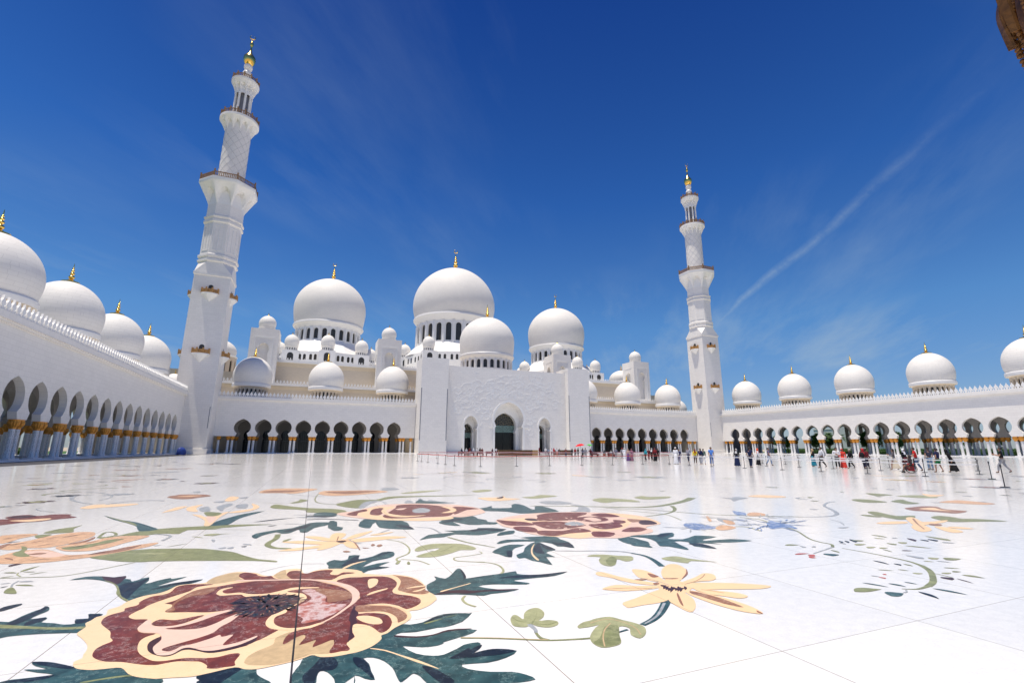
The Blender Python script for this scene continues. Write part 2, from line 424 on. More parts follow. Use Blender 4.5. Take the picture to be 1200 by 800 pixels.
def finial_mb(s, crescent=False, disc=1.0):
    """stack of gilded balls on a disc; base at z=0, s = unit height (m)"""
    mb = MB()
    pr = [(disc, -.12), (disc, .02), (disc * .55, .12 * s), (.24 * s, .26 * s), (.11 * s, .34 * s)]
    z = .34 * s
    for r in (.27, .21, .16, .115):
        pr += [(r * s * .45, z), (r * s * .9, z + r * s * .35), (r * s, z + r * s * .75), (r * s * .85, z + r * s * 1.15), (r * s * .35, z + r * s * 1.5)]
        z += r * s * 1.65
    pr += [(.05 * s, z + .02 * s), (.035 * s, z + .28 * s), (.012 * s, z + .5 * s)]
    mb.lathe(pr, 16)
    top = z + .5 * s
    if crescent:
        R = .2 * s; c = top + R * .7; v = []; f = []; n = 20
        for i in range(n + 1):
            t = math.radians(-250 + 320 * i / n); th = .055 * s * math.sin(PI * i / n) + .006
            for dr, dy in ((-th, 0), (0, th * .6), (th, 0), (0, -th * .6)):
                v.append(((R + dr) * math.cos(t), dy, c + (R + dr) * math.sin(t)))
        for i in range(n):
            for k in range(4): f.append((4 * i + k, 4 * i + (k + 1) % 4, 4 * i + 4 + (k + 1) % 4, 4 * i + 4 + k))
        mb.add(v, f)
    return mb
def make_dome(parent, loc, rb, zb, rw, zw, zt, fs, drum=None, cres=False, disc=None, seg=64, label=None, rim=None, mat='dome', finial=True):
    """dome part with drum, glass and finial as its sub-parts; z values are heights above ground"""
    x, y = loc
    mb = MB(); mb.lathe(bulb(rb, zb, rw, zw, zt), seg, cap=False)
    d = autosmooth(mb.obj('dome', M[mat], parent, (x, y, 0)), 60)
    if label: d['label'] = label
    if finial:
        f = finial_mb(fs, cres, disc or rw * .2); o = f.obj('finial', M['gold'], d, (0, 0, zt)); autosmooth(o, 50)
    if rim:
        ro, z0, z1 = rim
        mb = MB(); mb.lathe([(rb - .4, z0), (ro * .985, z0), (ro, z0 + (z1 - z0) * .35), (ro, z1 - (z1 - z0) * .2), (ro - .12, z1), (rb - .3, z1 + .02)], seg, cap=False)
        autosmooth(mb.obj('rim', M['trim'], d), 30)
    if drum:
        ro, z0, z1, n, wf, sill, crown, flare = drum
        mb = MB(); ring_arcade(mb, ro, ro - .35 - ro * .015, z0, z1, n, wf, sill, crown)
        if flare: mb.lathe([(ro, z1), (ro + (flare - ro) * .3, z1 + .3 * (rim[1] - z1)), (ro + (flare - ro) * .75, z1 + .75 * (rim[1] - z1)), (flare, rim[1])], seg, cap=False)
        for k in range(n):
            a = 2 * PI * k / n; rr = ro + .02; q = ro * 2 * PI / n * (1 - wf) * .28
            mb.lathe([(q, z0 + .02), (q, z1 - .02)], 8, rr * math.cos(a), rr * math.sin(a), cap=False)
        autosmooth(mb.obj('drum', M['trim'] if ro > 9 else M['hall'], d), 30)
        mb = MB(); r = ro - .3 - ro * .015; mb.lathe([(r, z0 + .05), (r, z1 - .05)], 48, cap=False); mb.obj('window_glass', M['glass'], d)
    return d

# ------------------------------------------------------------------ parapet, arcade walls
def merlons(mb, u0, u1, z, y0, y1, pitch=.97, s=1.0):
    n = max(1, int(round((u1 - u0) / pitch))); p = (u1 - u0) / n
    for i in range(n):
        c = u0 + (i + .5) * p
        pts = [(-.17, 0), (-.17, .42), (-.40, .62), (-.32, .95), (-.12, 1.22), (0, 1.6), (.12, 1.22), (.32, .95), (.40, .62), (.17, .42), (.17, 0)]
        mb.poly_extrude([(c + x * s, z + h * s) for x, h in pts], y0, y1)
        mb.poly_extrude([(c + p / 2 + x * s, z + h * s) for x, h in ((-.33, 0), (-.33, .12), (-.1, .2), (-.09, .42), (0, .58), (.09, .42), (.1, .2), (.33, .12), (.33, 0))], y0 + .03, y1 - .03)
ARCH = [(1.6, 4.7), (1.42, 5.12), (1.25, 5.55), (1.62, 5.85), (1.95, 6.35), (2.1, 6.9), (2.1, 7.42), (1.97, 7.93), (1.7, 8.4), (1.31, 8.81), (.83, 9.14), (.37, 9.35), (0, 9.5)]
def arch_bay(mb, c, y0, y1, ztop, prof=ARCH, hb=BAY / 2, front=True, back=True):
    zb = prof[0][1]
    for side in (-1, 1):
        for (h0, z0), (h1, z1) in zip(prof[:-1], prof[1:]):
            for yy, on in ((y0, front), (y1, back)):
                if on: mb.add([(c + side * h0, yy, z0), (c + side * hb, yy, z0), (c + side * hb, yy, z1), (c + side * h1, yy, z1)], [(0, 1, 2, 3)])
            mb.add([(c + side * h0, y0, z0), (c + side * h1, y0, z1), (c + side * h1, y1, z1), (c + side * h0, y1, z0)], [(0, 1, 2, 3)])
        mb.add([(c + side * prof[0][0], y0, zb), (c + side * hb, y0, zb), (c + side * hb, y1, zb), (c + side * prof[0][0], y1, zb)], [(0, 1, 2, 3)])
    zt = prof[-1][1]
    for yy, on in ((y0, front), (y1, back)):
        if on: mb.add([(c - hb, yy, zt), (c + hb, yy, zt), (c + hb, yy, ztop), (c - hb, yy, ztop)], [(0, 1, 2, 3)])
# a column: shaft with bell-shaped foot, gilded palm capital as its sub-part
_mb = MB(); _mb.lathe([(.42, .2), (.42, .28), (.34, .36), (.36, .44), (.31, .55), (.30, 1.2), (.29, 3.62)], 20, cap=False)
COL_ME = autosmooth(_mb.obj('column', M['shaft']), 40); col_mesh = COL_ME.data; bpy.data.objects.remove(COL_ME)
def palm_capital(k=1.0, n=12, seg=60):
    v = []; f = []; pr = [(.27, 3.58), (.33, 3.66), (.31, 3.74), (.35, 3.82), (.43, 3.98), (.50, 4.15), (.52, 4.32), (.50, 4.46), (.47, 4.55), (.50, 4.60), (.50, 4.70)]
    for j, (r, z) in enumerate(pr):
        amp = (0, 0, .0, .04, .07, .09, .10, .07, .02, 0, 0)[j]
        for i in range(seg):
            a = 2 * PI * i / seg; rr = r * (1 - amp + amp * abs(math.cos(n / 2 * a)) * 2)
            v.append((rr * math.cos(a), rr * math.sin(a), z))
    for j in range(len(pr) - 1):
        for i in range(seg): f.append((j * seg + i, j * seg + (i + 1) % seg, (j + 1) * seg + (i + 1) % seg, (j + 1) * seg + i))
    f.append(tuple(range((len(pr) - 1) * seg, len(pr) * seg)))
    return v, f
_v, _f = palm_capital(seg=48); _o = autosmooth(mesh_obj('capital', _v, _f, M['capgold']), 55); cap_mesh = _o.data; bpy.data.objects.remove(_o)
col_mesh.name = 'column'; cap_mesh.name = 'capital'
def column(parent, x, y):
    c = bpy.data.objects.new('column', col_mesh); C.objects.link(c); c.parent = parent; c.location = (x, y, 0)
    k = bpy.data.objects.new('capital', cap_mesh); C.objects.link(k); k.parent = c
    return c
WT = .85       # thickness of the arcade wall
def pier(parent, x, y=WT / 2, n4=True):
    for dx in (-.5, .5): column(parent, x + dx, y)
def arcade(name, label, origin, rz, arches, u0, u1, depth=16.35, lint=(), rear='open', domes=(), group='arcades around the courtyard', dlabels=None, endcol=()):
    """local frame: u along the wall, v into the building; arches = centres; wall from u0 to u1"""
    t = thing(name, label, 'arcade', (origin[0], origin[1], 0), rz, group)
    mb = MB()
    a0, a1 = arches[0] - BAY / 2, arches[-1] + BAY / 2
    for c in arches: arch_bay(mb, c, 0, WT, 14.5)
    for (s0, s1) in ((u0, a0), (a1, u1)):
        if s1 - s0 > .01: mb.box(s0, s1, 0, WT, 4.7, 14.5)
    # cornice and coping
    mb.box(u0, u1, -.12, WT, 14.5, 14.62); mb.box(u0, u1, -.34, WT, 14.62, 14.86); mb.box(u0, u1, -.6, WT, 14.86, 15.62)
    mb.obj('wall', M['wall'], t)
    mb = MB(); merlons(mb, u0, u1, 15.62, -.35, -.13); mb.obj('parapet', M['trim'], t)
    mb = MB(); mb.box(u0, u1, WT, depth, 14.6, 15.0); mb.obj('roof', M['trim'], t)
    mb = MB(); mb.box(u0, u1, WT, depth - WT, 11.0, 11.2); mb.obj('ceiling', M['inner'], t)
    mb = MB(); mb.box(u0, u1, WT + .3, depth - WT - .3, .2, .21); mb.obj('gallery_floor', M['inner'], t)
    mb = MB(); mb.box(u0, u1, -1.2, depth + 1.2, 0.004, .2); mb.obj('plinth', M['plinth'], t)
    # pier foot slabs
    xs = [c - BAY / 2 for c in arches] + [a1]
    for x in xs:
        mb = MB(); mb.box(x - 1.05, x + 1.05, -.12, WT + .12, .2, .32); mb.obj('pier_foot', M['plinth'], t)
    for x in xs: pier(t, x)
    for x in endcol:
        column(t, x, WT / 2)
    mid = 7.85
    mb = MB()
    for c in arches: arch_bay(mb, c, mid - WT / 2, mid + WT / 2, 11.0)
    for (s0, s1) in ((u0, a0), (a1, u1)):
        if s1 - s0 > .01: mb.box(s0, s1, mid - WT / 2, mid + WT / 2, 4.7, 11.0)
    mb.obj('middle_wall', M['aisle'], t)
    ms = MB(); mc = MB(); cv, cf = palm_capital(seg=24)
    for x in xs:
        for dx in (-.5, .5):
            ms.lathe([(.42, .21), (.34, .4), (.31, .55), (.29, 3.62)], 12, x + dx, mid, cap=False)
            mc.add([(p[0] + x + dx, p[1] + mid, p[2]) for p in cv], cf)
    o = ms.obj('middle_columns', M['shaft' if rear == 'open' else 'inner'], t, smooth=True); o['kind'] = 'stuff'  # before the hall the shafts' colour is darkened as painted shade
    o = mc.obj('middle_capitals', M['capgold'], t, smooth=True); o['kind'] = 'stuff'
    if rear == 'open':
        mb = MB()
        for c in arches: arch_bay(mb, c, depth - WT, depth, 14.5)
        for (s0, s1) in ((u0, a0), (a1, u1)):
            if s1 - s0 > .01: mb.box(s0, s1, depth - WT, depth, .2, 14.5)
        mb.box(u0, u1, depth - .2, depth + .4, 14.5, 15.6)
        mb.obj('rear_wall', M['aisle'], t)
        ms = MB(); mc = MB(); cv, cf = palm_capital(seg=24)
        for x in xs:
            for dx in (-.5, .5):
                for dy in (0,):
                    yy = depth - WT / 2 + dy
                    ms.lathe([(.42, .2), (.34, .4), (.31, .55), (.29, 3.62)], 12, x + dx, yy, cap=False)
                    mc.add([(p[0] + x + dx, p[1] + yy, p[2]) for p in cv], cf)
        o = ms.obj('rear_columns', M['shaft'], t, smooth=True); o['kind'] = 'stuff'
        o = mc.obj('rear_capitals', M['capgold'], t, smooth=True); o['kind'] = 'stuff'
    else:
        # solid inner wall pierced by small glazed arches over dark doors, and a middle row of arches
        P2 = [(1.3, .2), (1.3, 3.9), (1.02, 4.3), (1.25, 4.75), (1.38, 5.3), (1.3, 5.9), (1.02, 6.4), (.6, 6.75), (0, 6.95)]
        mb = MB()
        for c in arches: arch_bay(mb, c, depth - .6, depth, 14.5, prof=P2, back=False)
        for (s0, s1) in ((u0, a0), (a1, u1)):
            if s1 - s0 > .01: mb.box(s0, s1, depth - .6, depth, .2, 14.5)
        mb.obj('inner_wall', M['inner'], t)
        for c in arches:
            mb = MB(); mb.box(c - 1.6, c + 1.6, depth - .2, depth - .1, .2, 7.2)
            for q in (-.65, 0, .65): mb.box(c + q - .04, c + q + .04, depth - .26, depth - .2, .2, 6.9, 1)
            mb.box(c - 1.3, c + 1.3, depth - .26, depth - .2, 3.6, 3.75, 1)
            mb.obj('glazed_door', [M['glassblue'], M['steel']], t)
    for i, c in enumerate(domes):
        d = make_dome(t, (c, 8.4), 4.95, 20.2, 5.32, 22.7, 28.6, 1.6, drum=(4.35, 15.0, 18.9, 24, .5, 15.5, 18.5, 5.0), rim=(5.22, 19.2, 20.2), disc=1.2)
        if dlabels: d['label'] = dlabels[i]
    return t

nside = 21
arc_r = arcade('arcade', 'sunlit white side arcade right of the tall right minaret, people walking before it', (XR, YL + BAY / 2 + 3.4), -PI / 2,
    [3.4 + BAY / 2 + i * BAY for i in range(nside)], 0, 3.4 + BAY * nside + .02, domes=[3.4 + BAY / 2 + i * 4 * BAY for i in range(6)], endcol=(1.0,))
S0 = -(3.4 + BAY * nside)
arc_l = arcade('arcade', 'shaded white side arcade at the far left edge leading up to the left minaret', (XL, YL + BAY / 2 + 3.4), PI / 2,
    [-(3.4 + BAY / 2 + i * BAY) for i in range(nside)][::-1], S0 - .02, 0, domes=[-(3.4 + BAY / 2 + i * 4 * BAY) + (1.6 if i == 3 else .8) for i in range(6)][::-1], endcol=(-1.0,))
offs = [A0 + i * BAY for i in range(9)]
arc_fl = arcade('arcade', 'shaded white arcade between the left minaret and the carved gate', (XC, FY), 0, [-o for o in offs][::-1], -HW + 1.2, -30.5,
    rear='solid', domes=[-offs[0] - .1, -offs[4], -offs[8]], endcol=(-31.6, -offs[8] - 5.4))
arc_fr = arcade('arcade', 'shaded white arcade between the carved gate and the right minaret', (XC, FY), 0, offs, 30.5, HW - 1.2,
    rear='solid', domes=[offs[0] + .1, offs[4], offs[8]], endcol=(31.6, offs[8] + 5.4))
# dome labels that differ
for d in [c for c in arc_fl.children if c.name.startswith('dome')]:
    if d.location.x < -75: d['label'] = 'dome half shaded by the left minaret'

# ------------------------------------------------------------------ entrance gate
def gate():
    t = thing('entrance_gate', 'tall white carved marble gate with one large and two small keyhole arches', 'gate', (XC, 0, 0))
    y0, y1 = 146.9, 152.5
    H = 28.0
    mb = MB()
    PC = [(5.0, .15), (5.0, 8.4), (4.62, 8.75), (4.95, 9.5), (5.3, 10.6), (5.25, 11.8), (4.85, 13.2), (4.05, 14.6), (2.9, 15.7), (1.5, 16.45), (0, 16.9)]
    PS = [(2.1, .15), (2.1, 7.4), (1.85, 7.65), (2.05, 8.0), (2.25, 8.7), (2.22, 9.5), (1.95, 10.4), (1.4, 11.2), (.7, 11.75), (0, 12.0)]
    def bay(c, hb, prof):
        for side in (-1, 1):
            for (h0, z0), (h1, z1) in zip(prof[:-1], prof[1:]):
                mb.add([(c + side * h0, y0, z0), (c + side * hb, y0, z0), (c + side * hb, y0, z1), (c + side * h1, y0, z1)], [(0, 1, 2, 3)])
                mb.add([(c + side * h0, y0, z0), (c + side * h1, y0, z1), (c + side * h1, y1, z1), (c + side * h0, y1, z0)], [(0, 1, 2, 3)])
        mb.add([(c - hb, y0, prof[-1][1]), (c + hb, y0, prof[-1][1]), (c + hb, y0, H), (c - hb, y0, H)], [(0, 1, 2, 3)])
    bay(0, 9, PC); bay(-13.32, 4.32, PS); bay(13.32, 4.32, PS)
    mb.box(-21.84, -17.64, y0, y1, .15, H); mb.box(17.64, 21.84, y0, y1, .15, H)
    mb.add([(-21.84, y0, H), (21.84, y0, H), (21.84, y0 + 1.2, H), (-21.84, y0 + 1.2, H)], [(0, 1, 2, 3)])
    mb.add([(-21.84, y0 + 1.2, 24), (21.84, y0 + 1.2, 24), (21.84, y0 + 1.2, H), (-21.84, y0 + 1.2, H)], [(3, 2, 1, 0)])
    mb.obj('carved_front', M['relief'], t)
    mb = MB(); mb.box(-21.84, 21.84, y1, 166, .15, 24); mb.obj('roof_block', M['wall'], t)
    for s in (-1, 1):
        mb = MB(); a, b = sorted((s * 21.84, s * 30.42))
        mb.box(a, b, 144.75, 153.8, .15, 29.75)
        mb.obj('pylon', M['relief'], t)
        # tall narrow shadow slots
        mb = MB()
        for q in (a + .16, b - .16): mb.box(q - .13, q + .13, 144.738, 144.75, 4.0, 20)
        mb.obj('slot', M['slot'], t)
    # carved tendrils, leaves and blossoms standing proud of the front
    rnd = random.Random(17); mb = MB(); arches_ = ((0, 5.9, 17.8), (-13.32, 3.0, 12.8), (13.32, 3.0, 12.8))
    def free(x, z): return abs(x) < 21.2 and .8 < z < 26.6 and not any(abs(x - c) < w_ and z < h_ for c, w_, h_ in arches_)
    def bead(p, q, r0, r1, y):
        if not (free(*p) and free(*q)): return
        d = Vector((q[0] - p[0], q[1] - p[1])); n_ = Vector((-d.y, d.x)).normalized()
        mb.add([(p[0] - n_.x * r0, y, p[1] - n_.y * r0), (p[0], y - r0 * .7, p[1]), (p[0] + n_.x * r0, y, p[1] + n_.y * r0), (q[0] - n_.x * r1, y, q[1] - n_.y * r1), (q[0], y - r1 * .7, q[1]), (q[0] + n_.x * r1, y, q[1] + n_.y * r1)], [(0, 1, 4, 3), (1, 2, 5, 4)])
    def leafy(x, z, a, L, y):
        if not free(x, z) or not free(x + L * math.cos(a), z + L * math.sin(a)): return
        d = Vector((math.cos(a), math.sin(a))); n_ = Vector((-d.y, d.x)) * L * .28
        mb.add([(x, y, z), (x + d.x * L * .5 + n_.x, y, z + d.y * L * .5 + n_.y), (x + d.x * L, y, z + d.y * L), (x + d.x * L * .5 - n_.x, y, z + d.y * L * .5 - n_.y), (x + d.x * L * .5, y - .035, z + d.y * L * .5)], [(0, 1, 4), (1, 2, 4), (2, 3, 4), (3, 0, 4)])
    for k in range(160):
        x = rnd.gauss(0, 9.5); z = rnd.gauss(17.5, 5.2); a = rnd.uniform(0, 2 * PI); cur = rnd.choice((-1, 1)) * rnd.uniform(.08, .2); st = .32; r = .075
        for j in range(26):
            p = (x, z); x += st * math.cos(a); z += st * math.sin(a); a += cur; cur *= 1.035; st *= .985; bead(p, (x, z), r, r * .97, y0 - .004); r *= .97
            if j % 3 == 1: leafy(x, z, a + rnd.choice((-1, 1)) * rnd.uniform(.6, 1.3), rnd.uniform(.35, .75), y0 - .004)
        for q in range(6): leafy(x, z, q * PI / 3 + a, .42, y0 - .006)
    mb.obj('floral_relief', M['trim'], t)
    # raised mouldings round the arches
    for c, prof, wd in ((0, PC, .75), (-13.32, PS, .45), (13.32, PS, .45)):
        v = []; f = []; path = [(-h, z) for h, z in prof] + [(h, z) for h, z in prof[::-1][1:]]
        for i, (x, z) in enumerate(path):
            p, q = path[max(0, i - 1)], path[min(len(path) - 1, i + 1)]
            tx, tz = q[0] - p[0], q[1] - p[1]; L = math.hypot(tx, tz) or 1; nx, nz = -tz / L, tx / L
            v += [(c + x, y0 - .02, z), (c + x, y0 - .22, z), (c + x + nx * wd, y0 - .22, z + nz * wd), (c + x + nx * wd, y0 - .002, z + nz * wd)]
        for i in range(len(path) - 1):
            for k in range(3): f.append((4 * i + k, 4 * i + 4 + k, 4 * i + 5 + k, 4 * i + 1 + k))
        o = mesh_obj('arch_moulding', v, f, M['trim'], t)
    for c in (-5.9, 5.9):
        mb = MB(); mb.box(c - .95, c + .95, y0 - .34, y0 - .01, 8.35, 8.75); mb.obj('impost', M['trim'], t)
    # inner arched screens
    def screen(c, w, zt, P):
        mb = MB()
        yy = y1 - .4
        mb.box(c - w, c + w, yy + .25, yy + .3, .15, zt * .42, 1)
        mb.box(c - w, c + w, yy + .25, yy + .3, zt * .42, zt * .56, 2)
        mb.box(c - w, c + w, yy + .25, yy + .3, zt * .56, zt + .5, 0)
        for q in (-.5, 0, .5): mb.box(c + q * w - .06, c + q * w + .06, yy + .15, yy + .24, .15, zt * .42, 3)
        mb.obj('arch_screen', [M['lattice'], M['gateglass'], M['jade'], M['rubber']], t)
        # receding inner arch
        mb = MB()
        for side in (-1, 1):
            for (h0, z0), (h1, z1) in zip(P[:-1], P[1:]):
                k = .8
                mb.add([(c + side * h0 * k, yy - 1.6, z0 * k if z0 > 1 else z0), (c + side * (w + .6), yy - 1.6, z0 * k if z0 > 1 else z0), (c + side * (w + .6), yy - 1.6, z1 * k), (c + side * h1 * k, yy - 1.6, z1 * k)], [(0, 1, 2, 3)])
                mb.add([(c + side * h0 * k, yy - 1.6, z0 * k if z0 > 1 else z0), (c + side * h1 * k, yy - 1.6, z1 * k), (c + side * h1 * k, yy + .2, z1 * k), (c + side * h0 * k, yy + .2, z0 * k if z0 > 1 else z0)], [(0, 1, 2, 3)])
        mb.add([(c - w - .6, yy - 1.6, P[-1][1] * .8), (c + w + .6, yy - 1.6, P[-1][1] * .8), (c + w + .6, yy - 1.6, zt + .8), (c - w - .6, yy - 1.6, zt + .8)], [(0, 1, 2, 3)])
        mb.obj('inner_arch', M['trim'], t)
    screen(0, 5.4, 16.6, PC); screen(-13.32, 2.4, 11.9, PS); screen(13.32, 2.4, 11.9, PS)
    mb = MB(); mb.box(-31.2, 31.2, 143.4, 152, .006, .15); mb.obj('step', M['plinth'], t)
    return t
gate_t = gate()

# ------------------------------------------------------------------ prayer hall
def hall():
    t = thing('prayer_hall', 'great white prayer hall with three large domes behind the gate', 'mosque', (XC, 0, 0))
    def part(name, boxes, mat):
        mb = MB()
        for b in boxes: mb.box(*b)
        return mb.obj(name, M[mat], t)
    # body, set back behind the arcade roof
    part('wall', [(-83, 83, 181, 262, 0, 31.2)], 'hall')
    part('band', [(-83.12, 83.12, 180.88, 262.12, 29.6, 31.0)], 'band')
    part('cornice', [(-83.3, 83.3, 180.7, 262.3, 31.0, 31.9)], 'trim')
    for a, b in ((-83.1, -21), (21, 83.1)):
        mb = MB(); merlons(mb, a, b, 31.9, 180.8, 181.0, .9, .62); mb.obj('parapet', M['trim'], t)
    # lower tier between the arcade roof and the body
    for a, b in ((-88, -22), (22, 88)):
        part('lower_tier', [(a, b, 168.2, 181, 0, 21.2)], 'hall')
        part('lower_band', [(a - .1, b + .1, 168.1, 180.9, 20.0, 21.0)], 'band')
        part('lower_cornice', [(a - .3, b + .2, 167.9, 180.95, 21.2, 21.9)], 'trim')
        mb = MB(); merlons(mb, a, b, 21.9, 168.0, 168.2, 1.0, .8); mb.obj('lower_parapet', M['trim'], t)
    # roof drains, small dark spouts
    mb = MB()
    for s in (-1, 1):
        for i in range(14):
            x = s * (25 + i * 4.4); mb.box(x - .22, x + .22, 180.5, 180.99, 22.6, 23.1); mb.box(x + 1.0, x + 1.4, 180.5, 180.99, 22.6, 23.1)
    mb.obj('drain_spouts', M['slot'], t)
    # wings behind the corners with their own domes
    for s in (-1, 1):
        a, b = sorted((s * 83.5, s * 112)); part('wing', [(a, b, 205, 240, 0, 30)], 'hall')
        mb = MB(); ring_arcade(mb, 7.2, 6.8, 30, 38.2, 16, .38, 31.5, 36.2); autosmooth(mb.obj('wing_drum', M['hall'], t, (s * 99.8, 221, 0)), 30)
        mb = MB(); mb.lathe([(6.7, 30.1), (6.7, 38)], 32, cap=False); mb.obj('wing_glass', M['glass'], t, (s * 99.8, 221, 0))
        make_dome(t, (s * 99.8, 221), 6.5, 38, 6.9, 40.2, 45.4, 1.7, rim=(7.4, 37.7, 38.4), disc=1.2)
        make_dome(t, (s * 103.4, 181), 3.6, 17.5, 4.0, 20, 25, .8, drum=(3.4, 12, 16.8, 16, .4, 13, 16, 3.7), rim=(3.9, 17, 17.6))
    # corner towers with keyhole niches and plain onion caps
    def tower(x):
        hs = 4.35; y = 180.0
        o = thing_part = None
        mb = MB(); P = [(1.5, 24.0), (1.5, 32.2), (1.15, 32.6), (1.5, 33.1), (1.72, 33.9), (1.65, 34.8), (1.3, 35.6), (.7, 36.2), (0, 36.4)]
        for ang in range(4):
            ca, sa = round(math.cos(ang * PI / 2)), round(math.sin(ang * PI / 2))
            def tr(v): return [(p[0] * ca - p[1] * sa, p[0] * sa + p[1] * ca, p[2]) for p in v]
            f = MB()
            for side in (-1, 1):
                for (h0, z0), (h1, z1) in zip(P[:-1], P[1:]):
                    f.add([(side * h0, -hs, z0), (side * hs, -hs, z0), (side * hs, -hs, z1), (side * h1, -hs, z1)], [(0, 1, 2, 3)])
                    f.add([(side * h0, -hs, z0), (side * h1, -hs, z1), (side * h1, -hs + 1.3, z1), (side * h0, -hs + 1.3, z0)], [(0, 1, 2, 3)])
            f.add([(-hs, -hs, 36.4), (hs, -hs, 36.4), (hs, -hs, 41.4), (-hs, -hs, 41.4)], [(0, 1, 2, 3)])
            f.add([(-hs, -hs, 0), (hs, -hs, 0), (hs, -hs, 24), (-hs, -hs, 24)], [(0, 1, 2, 3)])
            f.add([(-1.8, -hs + 1.3, 24), (1.8, -hs + 1.3, 24), (1.8, -hs + 1.3, 36.6), (-1.8, -hs + 1.3, 36.6)], [(0, 1, 2, 3)])
            f.add([(-1.5, -hs, 24), (1.5, -hs, 24), (1.5, -hs + 1.3, 24), (-1.5, -hs + 1.3, 24)], [(0, 1, 2, 3)])
            mb.add(tr(f.v), f.f)
        mb.add([(-hs, -hs, 41.4), (hs, -hs, 41.4), (hs, hs, 41.4), (-hs, hs, 41.4)], [(0, 1, 2, 3)])
        tw = mb.obj('tower', M['wall'], t, (x, y, 0))
        # square frame moulding round each niche
        mb = MB()
        for ang in range(4):
            ca, sa = round(math.cos(ang * PI / 2)), round(math.sin(ang * PI / 2)); f = MB()
            yy0, yy1 = -hs - .12, -hs - .004
            for bx in ((-2.9, -2.6, 22, 38.6), (2.6, 2.9, 22, 38.6), (-2.6, 2.6, 38.3, 38.6)): f.box(bx[0], bx[1], yy0, yy1, bx[2], bx[3])
            mb.add([(p[0] * ca - p[1] * sa, p[0] * sa + p[1] * ca, p[2]) for p in f.v], f.f)
        mb.obj('niche_frame', M['trim'], tw)
        mb = MB(); mb.lathe([(2.75, 41.35), (2.75, 41.8), (2.55, 41.9), (2.55, 42.2), (2.7, 42.3), (2.7, 42.5)] + bulb(2.45, 42.55, 2.78, 44.1, 47.0), 32, cap=False)
        c = autosmooth(mb.obj('cap_dome', M['dome'], tw), 40)
        mb = MB(); mb.lathe([(.35, 46.95), (.12, 47.3), (.2, 47.6), (.05, 48.1)], 10); mb.obj('finial', M['gold'], c)
    for x in (-78.5, -36.6, 36.6, 78.5): tower(x)
    # platforms with small domes round each great dome
    def small_dome(x, y, z=39.2):
        mb = MB(); ring_arcade(mb, 2.35, 2.1, z, z + 1.7, 16, .42, z + .35, z + 1.3)
        mb.lathe([(2.35, z + 1.7), (2.6, z + 1.8), (2.6, z + 2.0), (2.45, z + 2.05)] + bulb(2.45, z + 2.05, 2.75, z + 3.8, z + 6.9), 32, cap=False)
        d = autosmooth(mb.obj('small_dome', M['dome'], t, (x, y, 0)), 40)
        mb = MB(); mb.lathe([(2.05, z), (2.05, z + 1.6)], 16, cap=False); mb.obj('window_glass', M['glass'], d)
        mb = MB(); mb.lathe([(.4, z + 6.85), (.16, z + 7.1), (.25, z + 7.4), (.06, z + 7.9), (.02, z + 8.4)], 10); mb.obj('finial', M['gold'], d)
    def platform(cx, cy, k, zt, skirt_r, skirt_top, drum_r):
        pts = [(0, -22), (13.5, -17), (19, 0), (13.5, 17), (0, 22), (-13.5, 17), (-19, 0), (-13.5, -17)]
        pts = [(x * k, y * k) for x, y in pts]
        # wall polygon a little outside the small domes with square bays below them
        R = [(x * 1.06, y * 1.06) for x, y in pts]
        mb = MB(); n = len(R)
        for i in range(n):
            (x0, y0), (x1, y1) = R[i], R[(i + 1) % n]
            mb.add([(x0, y0, 31), (x1, y1, 31), (x1, y1, zt), (x0, y0, zt)], [(0, 1, 2, 3)])
        mb.add([(x, y, zt) for x, y in R], [tuple(range(n))])
        for x, y in pts:
            a = 3.1
            mb.box(x - a, x + a, y - a, y + a, 31, zt + .02)
        o = mb.obj('platform', M['trim'], t, (cx, cy, 0))
        # windows with surrounds on each face and bay
        def win(px, py, nx, ny, w, z0, z1):
            mb = MB()
            tx, ty = -ny, nx; v = []; prof = [(-w, z0), (w, z0), (w, z1 - w)] + [(w * math.cos(q), z1 - w + w * math.sin(q)) for q in [PI * j / 6 for j in range(1, 6)]] + [(-w, z1 - w)]
            v = [(px + tx * h + nx * .03, py + ty * h + ny * .03, z) for h, z in prof]; mb.add(v, [tuple(range(len(v)))]); mb.obj('window', M['glass'], o)
        for x, y in pts: 
            win(x, y - 3.1, 0, -1, 1.15, zt - 4.4, zt - .9)
            win(x - 3.1, y, -1, 0, .9, zt - 4.2, zt - 1); win(x + 3.1, y, 1, 0, .9, zt - 4.2, zt - 1)
        for i in range(n):
            (x0, y0), (x1, y1) = R[i], R[(i + 1) % n]; dx, dy = x1 - x0, y1 - y0; L = math.hypot(dx, dy); nx, ny = dy / L, -dx / L
            for q in (.3, .42, .58, .7): win(x0 + dx * q, y0 + dy * q, nx, ny, .55, zt - 3.6, zt - 1.2)
        mb = MB(); mb.lathe([(skirt_r, zt + .1), (skirt_r, zt + .6), (drum_r + .3, skirt_top), (drum_r - .5, skirt_top)], 16, cap=False); mb.obj('skirt_roof', M['trim'], o)
        for x, y in pts: small_dome(cx + x, cy + y, zt)
    platform(-58, 221, 1, 39.4, 19, 46.0, 13.4); platform(58, 221, 1, 39.4, 19, 46.0, 13.4); platform(0, 221, 1.24, 43.0, 24.5, 49.3, 18)
    big = dict(cres=True)
    make_dome(t, (0, 221), 19.1, 63.4, 20.45, 70.8, 91.4, 4.6, drum=(18.0, 43, 59.9, 24, .56, 50.2, 58.8, 19.5), rim=(19.9, 62.2, 63.4), disc=2.6, seg=96, label='largest dome, over the middle of the hall', cres=True)
